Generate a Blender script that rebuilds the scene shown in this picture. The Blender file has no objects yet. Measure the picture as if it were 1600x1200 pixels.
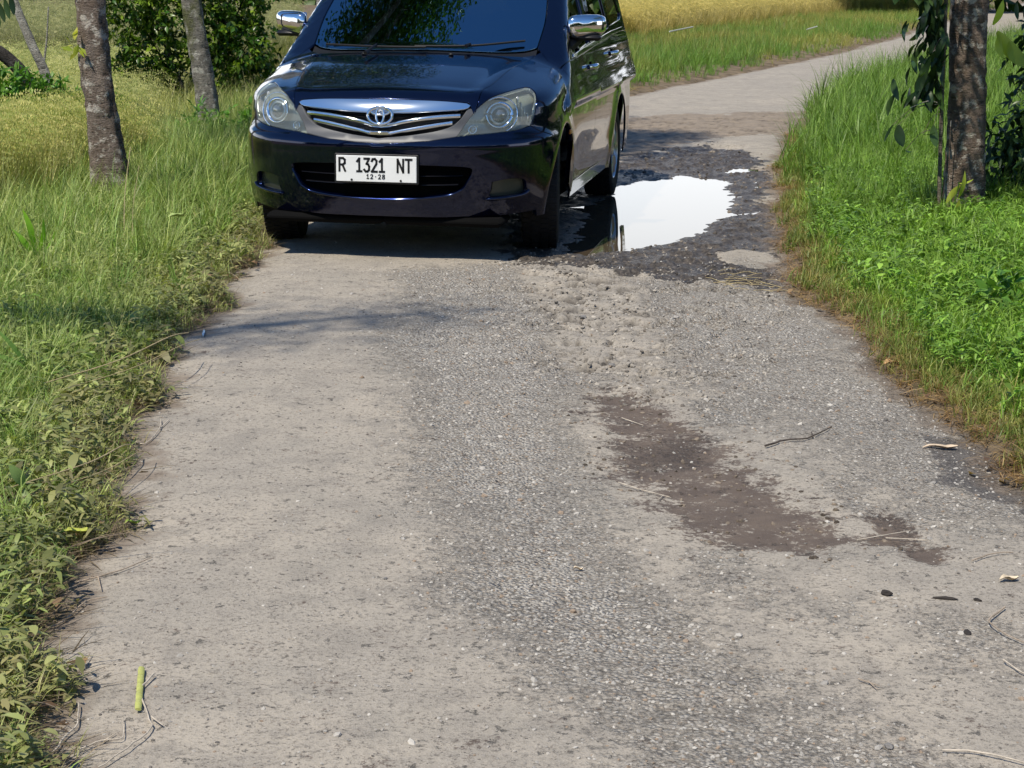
import bpy, math, random
import numpy as np
from mathutils import Vector, Matrix
from mathutils.geometry import delaunay_2d_cdt
R = math.radians
rng = np.random.default_rng(7)
random.seed(7)
SC = bpy.context.scene
COL = SC.collection

# ------------------------------------------------------------------ camera, sky, sun
cam_d = bpy.data.cameras.new('camera'); cam = bpy.data.objects.new('camera', cam_d); COL.objects.link(cam)
cam_d.sensor_width = 36; cam_d.lens = 36*2900/1600; cam_d.clip_end = 3000
cam.location = (0, 0, 1.515)
cam.rotation_euler = (Matrix.Rotation(math.pi/2-.216, 4, 'X') @ Matrix.Rotation(.0105, 4, 'Z')).to_euler()
SC.camera = cam
SUN_EL, SUN_AZ = R(58), R(34)            # azimuth: behind the camera, turned to the left
to_sun = Vector((-math.sin(SUN_AZ)*math.cos(SUN_EL), -math.cos(SUN_AZ)*math.cos(SUN_EL), math.sin(SUN_EL)))
sun_d = bpy.data.lights.new('sun', 'SUN'); sun = bpy.data.objects.new('sun', sun_d); COL.objects.link(sun)
sun_d.energy = 4.9; sun_d.angle = R(0.6); sun_d.color = (1, .92, .78)
sun.rotation_euler = to_sun.to_track_quat('Z', 'Y').to_euler()
W = bpy.data.worlds.new('World'); SC.world = W; W.use_nodes = True
nt = W.node_tree; nt.nodes.clear()
def N(t, **k):
    n = nt.nodes.new(t)
    for a, b in k.items(): setattr(n, a, b)
    return n
sky = N('ShaderNodeTexSky', sky_type='NISHITA'); sky.sun_disc = False
sky.sun_elevation = SUN_EL; sky.sun_rotation = math.atan2(to_sun.x, to_sun.y)
sky.dust_density = .3; sky.air_density = 1.0; sky.ozone_density = 2.5
tc = N('ShaderNodeTexCoord'); sep = N('ShaderNodeSeparateXYZ')
nt.links.new(tc.outputs['Generated'], sep.inputs[0])
mp = N('ShaderNodeMapping'); mp.inputs['Scale'].default_value = (1, 1, 3.2)
nt.links.new(tc.outputs['Generated'], mp.inputs[0])
no = N('ShaderNodeTexNoise'); no.inputs['Scale'].default_value = 1.7; no.inputs['Detail'].default_value = 7; no.inputs['Roughness'].default_value = .55
nt.links.new(mp.outputs[0], no.inputs[0])
# cloud cover thins out with elevation: a white bank near the horizon, clear blue overhead
el = N('ShaderNodeMapRange'); el.inputs[1].default_value = .09; el.inputs[2].default_value = .33; el.inputs[3].default_value = .34; el.inputs[4].default_value = -.34
nt.links.new(sep.outputs[2], el.inputs[0])
ad = N('ShaderNodeMath', operation='ADD'); nt.links.new(no.outputs[0], ad.inputs[0]); nt.links.new(el.outputs[0], ad.inputs[1])
cl = N('ShaderNodeMapRange', interpolation_type='SMOOTHSTEP'); cl.inputs[1].default_value = .50; cl.inputs[2].default_value = .72
nt.links.new(ad.outputs[0], cl.inputs[0])
bg1 = N('ShaderNodeBackground'); bg1.inputs[1].default_value = .11; tn = N('ShaderNodeVectorMath', operation='MULTIPLY'); tn.inputs[1].default_value = (.60, .86, 1.10); nt.links.new(sky.outputs[0], tn.inputs[0]); nt.links.new(tn.outputs[0], bg1.inputs[0])
bg2 = N('ShaderNodeBackground'); bg2.inputs[0].default_value = (.93, .965, 1, 1); bg2.inputs[1].default_value = 1.8
ms = N('ShaderNodeMixShader'); out = N('ShaderNodeOutputWorld')
nt.links.new(cl.outputs[0], ms.inputs[0]); nt.links.new(bg1.outputs[0], ms.inputs[1]); nt.links.new(bg2.outputs[0], ms.inputs[2]); nt.links.new(ms.outputs[0], out.inputs[0])
vs = SC.view_settings; vs.view_transform = 'Standard'; vs.look = 'None'; vs.gamma = 1; vs.use_curve_mapping = False; vs.exposure = 0
SC.cycles.max_bounces = 8; SC.cycles.transparent_max_bounces = 16

# ------------------------------------------------------------------ helpers
def tag(o, label=None, cat=None, group=None, kind=None):
    if label: o['label'] = label
    if cat: o['category'] = cat
    if group: o['group'] = group
    if kind: o['kind'] = kind
    return o
def link(name, me, parent=None, mat=None):
    o = bpy.data.objects.new(name, me); COL.objects.link(o)
    if mat is not None and not me.materials: me.materials.append(mat)
    if parent: o.parent = parent
    return o
def empty(name, loc=(0, 0, 0), rz=0):
    o = bpy.data.objects.new(name, None); COL.objects.link(o); o.location = loc; o.rotation_euler = (0, 0, rz); o.empty_display_size = .2
    return o
def mesh_np(name, V, F, smooth=False, attrs=None):
    me = bpy.data.meshes.new(name)
    V = np.asarray(V, np.float32)
    if isinstance(F, np.ndarray):
        k = F.shape[1]; nf = len(F)
        me.vertices.add(len(V)); me.vertices.foreach_set('co', V.ravel())
        me.loops.add(nf*k); me.loops.foreach_set('vertex_index', F.astype(np.int32).ravel())
        me.polygons.add(nf); me.polygons.foreach_set('loop_start', np.arange(nf, dtype=np.int32)*k)
        me.update(calc_edges=True)
    else:
        me.from_pydata(V.tolist(), [], F); me.update()
    if smooth: me.polygons.foreach_set('use_smooth', np.ones(len(me.polygons), bool))
    for nm, (typ, dat) in (attrs or {}).items():
        a = me.attributes.new(nm, typ, 'POINT')
        a.data.foreach_set({'FLOAT': 'value', 'FLOAT_VECTOR': 'vector', 'INT': 'value'}[typ], np.asarray(dat, np.int32 if typ == 'INT' else np.float32).ravel())
    return me
class MB:
    """collects shapes into one mesh"""
    def __init__(s): s.V = []; s.F = []
    def add(s, V, F):
        b = len(s.V); s.V += [tuple(map(float, v)) for v in V]; s.F += [tuple(int(i)+b for i in f) for f in F]; return s
    def box(s, c, d, M=None, bev=0):
        c = np.array(c, float); h = np.array(d, float)/2
        if bev:
            pts = []
            bev = min(bev, h.min()*.9)
            import itertools
            for sx, sy, sz in itertools.product((-1, 1), repeat=3):
                for a in range(3):
                    q = np.array([sx, sy, sz])*(h-bev); q[a] = (sx, sy, sz)[a]*h[a]; pts.append(q)
            P = np.array(pts); bm_ = hull(P)
            V, F = bm_
        else:
            V = np.array([[x, y, z] for x in (-1, 1) for y in (-1, 1) for z in (-1, 1)])*h
            F = [(0, 1, 3, 2), (4, 6, 7, 5), (0, 4, 5, 1), (2, 3, 7, 6), (0, 2, 6, 4), (1, 5, 7, 3)]
        if M is not None: V = [np.array(M @ Vector(v)) for v in V]
        return s.add([np.array(v)+c for v in V], F)
    def tube(s, pts, r, n=8, cap=True, sy=1.0):
        pts = [np.array(p, float) for p in pts]; m = len(pts)
        rr = r if hasattr(r, '__len__') else [r]*m
        V = []; up = np.array([.13, .31, .94])
        for i, p in enumerate(pts):
            t = pts[min(i+1, m-1)]-pts[max(i-1, 0)]; t = t/(np.linalg.norm(t)+1e-9)
            a = np.cross(t, up); a /= np.linalg.norm(a)+1e-9; b = np.cross(a, t)
            for k in range(n):
                q = 2*math.pi*k/n; V.append(p+rr[i]*(math.cos(q)*a+sy*math.sin(q)*b))
        F = [(i*n+k, i*n+(k+1) % n, (i+1)*n+(k+1) % n, (i+1)*n+k) for i in range(m-1) for k in range(n)]
        if cap: F += [tuple(range(n))[::-1], tuple((m-1)*n+k for k in range(n))]
        return s.add(V, F)
    def lathe_x(s, prof, n=48, closed=False):
        """prof: list of (x, r), turned about the x axis"""
        m = len(prof)
        V = [(x, r*math.cos(2*math.pi*k/n), r*math.sin(2*math.pi*k/n)) for x, r in prof for k in range(n)]
        F = [(i*n+k, ((i+1) % m)*n+k, ((i+1) % m)*n+(k+1) % n, i*n+(k+1) % n) for i in range(m if closed else m-1) for k in range(n)]
        return s.add(V, F)
    def build(s, name, mat, parent=None, smooth=True, angle=40):
        me = bpy.data.meshes.new(name); me.from_pydata(s.V, [], s.F); me.update()
        if smooth:
            me.polygons.foreach_set('use_smooth', np.ones(len(me.polygons), bool))
            me.set_sharp_from_angle(angle=R(angle))
        return link(name, me, parent, mat)
def hull(P):
    import bmesh
    bm = bmesh.new()
    for p in P: bm.verts.new(p)
    r = bmesh.ops.convex_hull(bm, input=bm.verts)
    bmesh.ops.recalc_face_normals(bm, faces=bm.faces)
    bm.verts.index_update()
    V = [np.array(v.co) for v in bm.verts]; F = [[v.index for v in f.verts] for f in bm.faces]; bm.free()
    return V, F
def _h(ix, iy, s):
    n = (ix.astype(np.int64)*374761393 + iy.astype(np.int64)*668265263 + s*974634777) & 0x7fffffff
    n = ((n ^ (n >> 13))*1274126177) & 0x7fffffff
    n = ((n ^ (n >> 16))*2246822519) & 0x7fffffff
    return (n & 0xffff)/65535.
def vn(x, y, s=0):
    x = np.asarray(x, float); y = np.asarray(y, float)
    ix = np.floor(x); iy = np.floor(y); fx = x-ix; fy = y-iy
    fx = fx*fx*(3-2*fx); fy = fy*fy*(3-2*fy); ix = ix.astype(int); iy = iy.astype(int)
    a = _h(ix, iy, s); b = _h(ix+1, iy, s); c = _h(ix, iy+1, s); d = _h(ix+1, iy+1, s)
    return (a*(1-fx)+b*fx)*(1-fy)+(c*(1-fx)+d*fx)*fy
def fbm(x, y, f=1., o=4, s=0):
    t = 0; a = .5; w = 0
    for i in range(o):
        t = t+a*vn(np.asarray(x)*f+i*17.3, np.asarray(y)*f-i*9.1, s+i); w += a; a *= .5; f *= 2.03
    return t/w
def sst(a, b, x):
    t = np.clip((x-a)/(b-a), 0, 1); return t*t*(3-2*t)
def pip(P, poly):
    x, y = P[:, 0], P[:, 1]; c = np.zeros(len(P), bool); n = len(poly)
    for i in range(n):
        x1, y1 = poly[i]; x2, y2 = poly[(i+1) % n]
        if y1 == y2: continue
        c ^= ((y1 > y) != (y2 > y)) & (x < (x2-x1)*(y-y1)/(y2-y1)+x1)
    return c
def pdist(P, poly, closed=True):
    d = np.full(len(P), 1e9); n = len(poly)
    for i in range(n if closed else n-1):
        a = np.array(poly[i], float); b = np.array(poly[(i+1) % n], float); ab = b-a
        t = np.clip(((P-a)@ab)/(ab@ab+1e-12), 0, 1)
        d = np.minimum(d, np.linalg.norm(P-a-t[:, None]*ab, axis=1))
    return d
def sdist(P, poly): return pdist(P, poly)*np.where(pip(P, poly), -1, 1)

# ------------------------------------------------------------------ materials
def mat(name, col=(.5, .5, .5), rough=.5, metal=0, spec=.5, coat=0, noise=0, nscale=20, bump=0, bscale=100, **k):
    m = bpy.data.materials.new(name); m.use_nodes = True; t = m.node_tree; b = t.nodes['Principled BSDF']
    b.inputs['Base Color'].default_value = (*col, 1); b.inputs['Roughness'].default_value = rough; b.inputs['Metallic'].default_value = metal
    b.inputs['Specular IOR Level'].default_value = spec; b.inputs['Coat Weight'].default_value = coat; b.inputs['Coat Roughness'].default_value = .02
    for a, v in k.items(): b.inputs[a.replace('_', ' ')].default_value = v
    c = t.nodes.new('ShaderNodeTexCoord')
    if noise:
        n = t.nodes.new('ShaderNodeTexNoise'); n.inputs['Scale'].default_value = nscale; n.inputs['Detail'].default_value = 6
        t.links.new(c.outputs['Object'], n.inputs[0])
        r = t.nodes.new('ShaderNodeMapRange'); r.inputs[1].default_value = .3; r.inputs[2].default_value = .7; r.inputs[3].default_value = 1-noise; r.inputs[4].default_value = 1+noise
        t.links.new(n.outputs[0], r.inputs[0])
        h = t.nodes.new('ShaderNodeVectorMath'); h.operation = 'SCALE'; h.inputs[0].default_value = col
        t.links.new(r.outputs[0], h.inputs['Scale']); t.links.new(h.outputs[0], b.inputs['Base Color'])
    if bump:
        n = t.nodes.new('ShaderNodeTexNoise'); n.inputs['Scale'].default_value = bscale; n.inputs['Detail'].default_value = 4
        t.links.new(c.outputs['Object'], n.inputs[0]); q = t.nodes.new('ShaderNodeBump'); q.inputs['Strength'].default_value = bump; q.inputs['Distance'].default_value = .01
        t.links.new(n.outputs[0], q.inputs['Height']); t.links.new(q.outputs[0], b.inputs['Normal'])
    return m
def leaf_mat(name, col=None, var=.45, trans=.3, rough=.45, rim=None):
    """col None: colour comes from the instance attribute 'tint'"""
    m = bpy.data.materials.new(name); m.use_nodes = True; t = m.node_tree; b = t.nodes['Principled BSDF']; L = t.links.new
    o = t.nodes['Material Output']
    v = t.nodes.new('ShaderNodeAttribute'); v.attribute_name = 'v'
    mr = t.nodes.new('ShaderNodeMapRange'); mr.inputs[3].default_value = 1-var; mr.inputs[4].default_value = 1+var; L(v.outputs['Fac'], mr.inputs[0])
    sc = t.nodes.new('ShaderNodeVectorMath'); sc.operation = 'SCALE'; L(mr.outputs[0], sc.inputs['Scale'])
    if col is None:
        a = t.nodes.new('ShaderNodeAttribute'); a.attribute_name = 'tint'; a.attribute_type = 'INSTANCER'; L(a.outputs['Vector'], sc.inputs[0])
    else:
        mx = t.nodes.new('ShaderNodeMix'); mx.data_type = 'RGBA'; mx.inputs[6].default_value = (*col, 1); mx.inputs[7].default_value = (*(rim or (col[0]*1.7, col[1]*1.25, col[2]*.9)), 1)
        v2 = t.nodes.new('ShaderNodeAttribute'); v2.attribute_name = 'v2'; L(v2.outputs['Fac'], mx.inputs[0]); L(mx.outputs[2], sc.inputs[0])
    L(sc.outputs[0], b.inputs['Base Color']); b.inputs['Roughness'].default_value = rough; b.inputs['Specular IOR Level'].default_value = .35
    tr = t.nodes.new('ShaderNodeBsdfTranslucent'); s2 = t.nodes.new('ShaderNodeVectorMath'); s2.operation = 'MULTIPLY'; s2.inputs[1].default_value = (1.25, 1.35, .55)
    L(sc.outputs[0], s2.inputs[0]); L(s2.outputs[0], tr.inputs[0])
    ms = t.nodes.new('ShaderNodeMixShader'); ms.inputs[0].default_value = trans
    L(b.outputs[0], ms.inputs[1]); L(tr.outputs[0], ms.inputs[2]); L(ms.outputs[0], o.inputs[0])
    return m
M_ = {}
M_['blade'] = leaf_mat('grass_blade')
M_['paint'] = mat('navy_paint', (.0011, .0050, .030), .12, .8, .2, 1.0)
M_['paint'].node_tree.nodes['Principled BSDF'].inputs['Coat IOR'].default_value = 1.48
M_['black'] = mat('black_plastic', (.006, .006, .007), .45, bump=.1, bscale=400)
M_['trim'] = mat('gloss_black_trim', (.006, .006, .008), .12)
M_['dark'] = mat('underbody_black', (.004, .004, .004), .9, spec=.1)
M_['chrome'] = mat('chrome', (.86, .87, .88), .06, 1)
M_['satin'] = mat('satin_grey_plastic', (.085, .088, .095), .45, .1)
M_['bowl'] = mat('headlamp_reflector', (.80, .82, .80), .18, .6)
M_['lampgrey'] = mat('headlamp_housing', (.36, .39, .37), .3, .35)
M_['rubber'] = mat('tyre_rubber', (.012, .012, .012), .7, spec=.3, noise=.4, nscale=12, bump=.3, bscale=120)
M_['alloy'] = mat('alloy_rim', (.55, .56, .58), .28, .9)
M_['plate'] = mat('plate_white', (.80, .81, .80), .35, noise=.04, nscale=6)
M_['ink'] = mat('plate_black_ink', (.01, .01, .012), .4)
M_['fog'] = mat('fog_lamp_cover', (.05, .055, .04), .25)
M_['orange'] = mat('indicator_amber', (.7, .25, .04), .3)
M_['red'] = mat('tail_lamp_red', (.35, .01, .01), .15)
M_['seat'] = mat('seat_fabric', (.05, .05, .05), .9)
def glass(name, tint, refl=.0, ior=1.62):
    m = bpy.data.materials.new(name); m.use_nodes = True; t = m.node_tree; t.nodes.clear(); L = t.links.new
    o = t.nodes.new('ShaderNodeOutputMaterial'); tr = t.nodes.new('ShaderNodeBsdfTransparent'); tr.inputs[0].default_value = (*tint, 1)
    g = t.nodes.new('ShaderNodeBsdfGlossy'); g.inputs['Roughness'].default_value = refl; g.inputs[0].default_value = (1, 1, 1, 1)
    f = t.nodes.new('ShaderNodeFresnel'); f.inputs[0].default_value = ior
    mx = t.nodes.new('ShaderNodeMixShader'); L(f.outputs[0], mx.inputs[0]); L(tr.outputs[0], mx.inputs[1]); L(g.outputs[0], mx.inputs[2]); L(mx.outputs[0], o.inputs[0])
    return m
M_['glass'] = glass('tinted_window_glass', (.10, .13, .14))
m = glass('sky_tint_film_windshield', (.05, .07, .10), 0, 2.2); M_['film'] = m; t = m.node_tree
q = t.nodes.new('ShaderNodeMath'); q.operation = 'MAXIMUM'; q.inputs[1].default_value = .42
fr = [n for n in t.nodes if n.type == 'FRESNEL'][0]; mxx = [n for n in t.nodes if n.type == 'MIX_SHADER'][0]; t.links.new(fr.outputs[0], q.inputs[0]); t.links.new(q.outputs[0], mxx.inputs[0])
[n for n in t.nodes if n.type == 'BSDF_GLOSSY'][0].inputs[0].default_value = (.48, .80, 1, 1)  # blue of the reflected sky is put into the glossy colour
m = glass('hazed_lamp_lens', (.90, .93, .90), .04); t = m.node_tree
d = t.nodes.new('ShaderNodeBsdfDiffuse'); d.inputs[0].default_value = (.62, .68, .60, 1)
mx = t.nodes.new('ShaderNodeMixShader'); mx.inputs[0].default_value = .10
o = [n for n in t.nodes if n.type == 'OUTPUT_MATERIAL'][0]; src = o.inputs[0].links[0].from_socket
t.links.new(src, mx.inputs[1]); t.links.new(d.outputs[0], mx.inputs[2]); t.links.new(mx.outputs[0], o.inputs[0]); M_['lens'] = m

# ------------------------------------------------------------------ terrain and road shape
YL = np.array([-40, 0, 3.4, 5.1, 7.6, 10.8, 14, 18, 21.5, 24.6, 28.8, 33.2, 39.3, 50.8, 62.8, 94, 139, 300])
XL = np.array([-1.2, -.85, -.93, -1.16, -1.38, -1.47, -1.4, -.8, .2, 1.46, 2.9, 4.5, 6.6, 10.24, 13.6, 23.2, 37.3, 90])
YR = np.array([-40, 0, 5.7, 7.1, 8.3, 10.3, 12.4, 16, 20, 25, 32, 40, 50, 62.8, 94, 139, 300])
XR = np.array([1.8, 1.95, 1.63, 1.50, 1.43, 1.48, 1.75, 2.28, 2.95, 4.1, 6.3, 9.2, 13.2, 17.2, 26.8, 41, 94])
def xl(y): return np.interp(y, YL, XL)
def xr(y): return np.interp(y, YR, XR)
def edge_d(x, y):
    n = (fbm(x, y, 2.2, 4, 3)-.5)*.30
    return np.maximum(xl(y)-x, x-xr(y))*.95+n
def ground_z(x, y):
    x = np.asarray(x, float); y = np.asarray(y, float)
    d = edge_d(x, y); left = x < (xl(y)+xr(y))/2
    z = -.11+.12*sst(-.12, .10, d)
    z = z+np.where(left, .05*sst(.1, .7, d)-.22*sst(1.5, 3.2, d), .10*sst(.1, 1.2, d)+.12*sst(1.0, 4.0, d))
    z = z+sst(.0, .5, d)*(fbm(x, y, .9, 3, 11)-.5)*.10+sst(0, .3, d)*(fbm(x, y, 7, 3, 12)-.5)*.03
    return z
PUD = [(.36, 10.75), (.42, 11.6), (.50, 12.6), (.72, 13.6), (.97, 14.3), (1.3, 14.75), (1.58, 14.5), (1.60, 13.7), (1.50, 13.1), (1.46, 12.54), (1.22, 11.9), (.99, 11.1), (.66, 10.62), (.42, 10.45)]
PUD2 = [(1.78, 15.1), (1.95, 15.15), (1.98, 15.35), (1.84, 15.35)]
PUD3 = [(1.75, 17.0), (2.05, 17.05), (2.1, 17.4), (1.85, 17.5)]
DARK = [(-.05, 10.55), (.02, 9.85), (.35, 9.95), (.68, 9.75), (1.0, 9.55), (1.31, 9.35), (1.52, 10.4), (1.85, 13.5), (2.2, 16.6), (1.92, 17.9), (1.36, 16.9), (.72, 15.4), (.12, 14.2), (-.1, 12)]
MUD = [(.24, 6.85), (.40, 6.95), (.56, 6.5), (.72, 6.04), (.84, 5.63), (.95, 5.14), (1.0, 4.93), (.79, 4.80), (.59, 4.90), (.45, 5.15), (.31, 5.61), (.33, 6.11)]
MUD2 = [(1.0, 5.22), (1.15, 5.28), (1.16, 5.02), (1.2, 4.75), (1.1, 4.66), (1.05, 4.88), (.97, 4.88)]
GRV = [(-.66, 9.7), (.1, 10.1), (.46, 8.8), (.47, 7.04), (.27, 6.49), (.32, 5.18), (.40, 4.6), (.58, 4.13), (.85, 3.74), (1.0, 3.0), (.22, 3.0), (.12, 3.67), (-.04, 4.06), (-.20, 4.41), (-.28, 5.16), (-.45, 6.36), (-.58, 7.91)]
GRVR = [(.5, 9.58), (1.40, 9.5), (1.55, 6.98), (1.75, 5.66), (1.6, 5.2), (1.17, 5.42), (.87, 6.13), (.61, 6.93), (.5, 8)]
DAMP = [(1.38, 6.3), (1.75, 5.9), (1.8, 5.1), (1.52, 5.2), (1.36, 5.6)]
CRUM = [(-.05, 9.9), (.5, 10.0), (1.1, 9.5), (1.2, 8.4), (.9, 7.2), (.6, 6.6), (.1, 7.4), (.0, 8.6), (-.5, 9.2)]
DIRT = [(.2, 14.6), (1.0, 15.9), (1.5, 17.2), (2.1, 18.2), (3.2, 20), (3.4, 22), (1.6, 21.3), (.6, 19.3), (0, 17.5)]
TANP = [(.0, 9.95), (.35, 9.75), (.62, 9.1), (.62, 8.0), (.55, 7.2), (.25, 7.0), (.2, 7.9), (.05, 8.9)]
def sd_pud(P):
    n = (fbm(P[:, 0], P[:, 1], 3.5, 4, 31)-.5)*.32
    a = sdist(P, PUD)+n; b = np.minimum(sdist(P, PUD2), sdist(P, PUD3))+n*.25
    return a, b
def road_fields(x, y):
    P = np.stack([x, y], 1)
    w = (fbm(x, y, 1.6, 4, 41)-.5)
    nn = (fbm(x, y, 9, 4, 42)-.5)
    def mk(poly, soft, amp, o=0.): return 1-sst(-soft, soft, sdist(P, poly)+o+w*amp+nn*amp*.7)
    grav = np.maximum(mk(GRV, .24, .16, .08), mk(GRVR, .34, .3, .05)*.75)*(.42+.62*fbm(x, y*.6, 2.6, 3, 44))*(1-.35*sst(4.6, 3.6, y))
    tan = mk(TANP, .08, .25); grav = grav*(1-.85*tan)
    far = sst(4.9, 3.9, y)*0
    patch = sst(.56, .66, fbm(x, y, 1.3, 4, 77))*sst(-.5, -.9, x-xl(y)*0)*.0
    grav = np.maximum(grav, sst(.44, .68, fbm(x*1.3, y*.8, 1.9, 5, 78))*.55*sst(.1, .8, x-(y-6)*.0)*sst(3, 5.0, y)*sst(11, 9.5, y))
    mud = np.maximum(mk(MUD, .13, .26), mk(MUD2, .06, .14)); dark = mk(DARK, .12, .40); damp = mk(DAMP, .10, .30)
    dirt = mk(DIRT, .3, .5)
    a, b = sd_pud(P)
    z = (fbm(x, y, .8, 3, 51)-.5)*.020
    z = z+(fbm(x, y, 30, 3, 52)-.5)*(.0025+.013*grav)
    z = z-.008*grav-.014*mud+(fbm(x, y, 11, 3, 59)-.5)*.016*np.clip(grav+tan*.5, 0, 1)
    lump = sst(.45, .75, fbm(x, y, 14, 3, 53))
    slab = sst(.03, -.03, (((x-1.30)/.17)**2+((y-10.3)/.32)**2-1)*.15+nn*.2); dark = dark*(1-slab); tan = np.maximum(tan, 0)
    z = z+slab*.006+dark*(lump*.022-.012)+dirt*(fbm(x, y, 6, 4, 54)-.5)*.035
    crum = mk(CRUM, .25, .4); cl_ = fbm(x, y, 8.5, 4, 58); st_ = sst(.50, .56, cl_)+.6*sst(.60, .64, cl_); z = z+crum*(st_-.6)*.013
    # crumbled steps of the old surface
    crk = np.abs(fbm(x*.7, y, 2.3, 4, 55)-.5); crk2 = np.abs(fbm(x*.8+9, y*1.3, 4.6, 4, 57)-.5); ck = np.maximum(sst(.018, .004, crk)*np.clip(dirt+grav*.35+tan, 0, 1), sst(.03, .008, crk2)*np.clip(tan*.8+dirt*.5, 0, 1)); ck = np.maximum(ck, crum*sst(.030, .004, np.abs(cl_-.53))*.75*sst(.4, .55, fbm(x, y, 3, 3, 61)))
    z = z-ck*.024
    inner = sst(.42, -.02, a)
    z = z*(1-inner*.75)-.012*inner-.055*sst(.10, -.28, a)+inner*(fbm(x, y, 22, 3, 56)-.5)*.014*sst(-.3, .05, a)
    z = z-.03*sst(.10, -.03, b)
    d = edge_d(x, y)
    z = z-.02*sst(-.25, .1, d)
    return z, grav, mud, dark, damp, dirt, ck, sst(-.17, .04, d+nn*.2)
WATER_Z = -.020
# ground sheet
def axis(a, segs):
    o = [a]
    for end, st, gr in segs:
        s = st
        while o[-1] < end: o.append(o[-1]+s); s *= gr
    return np.array(o)
gx = axis(0, [(5, .06, 1), (12, .09, 1.04), (900, .3, 1.14)]); gx = np.concatenate([-gx[:0:-1], gx])
gy = np.linspace(-60, 1.8, 30); gy = np.concatenate([gy, axis(2, [(16, .06, 1), (40, .08, 1.012), (1600, .5, 1.10)])])
X, Y = np.meshgrid(gx, gy); Z = ground_z(X, Y)
def gridF(h, w):
    i = np.arange((h-1)*(w-1)); r = i//(w-1); c = i % (w-1); a = r*w+c
    return np.stack([a, a+1, a+w+1, a+w], 1)
me = mesh_np('ground', np.stack([X, Y, Z], -1).reshape(-1, 3), gridF(*X.shape), True)
m = mat('soil', (.17, .13, .085), .9, spec=.2, noise=.45, nscale=3.5, bump=.6, bscale=45)
tag(link('ground', me, None, m), 'bare brown soil and field ground under the grass beside the lane', None, None, 'structure')
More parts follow.
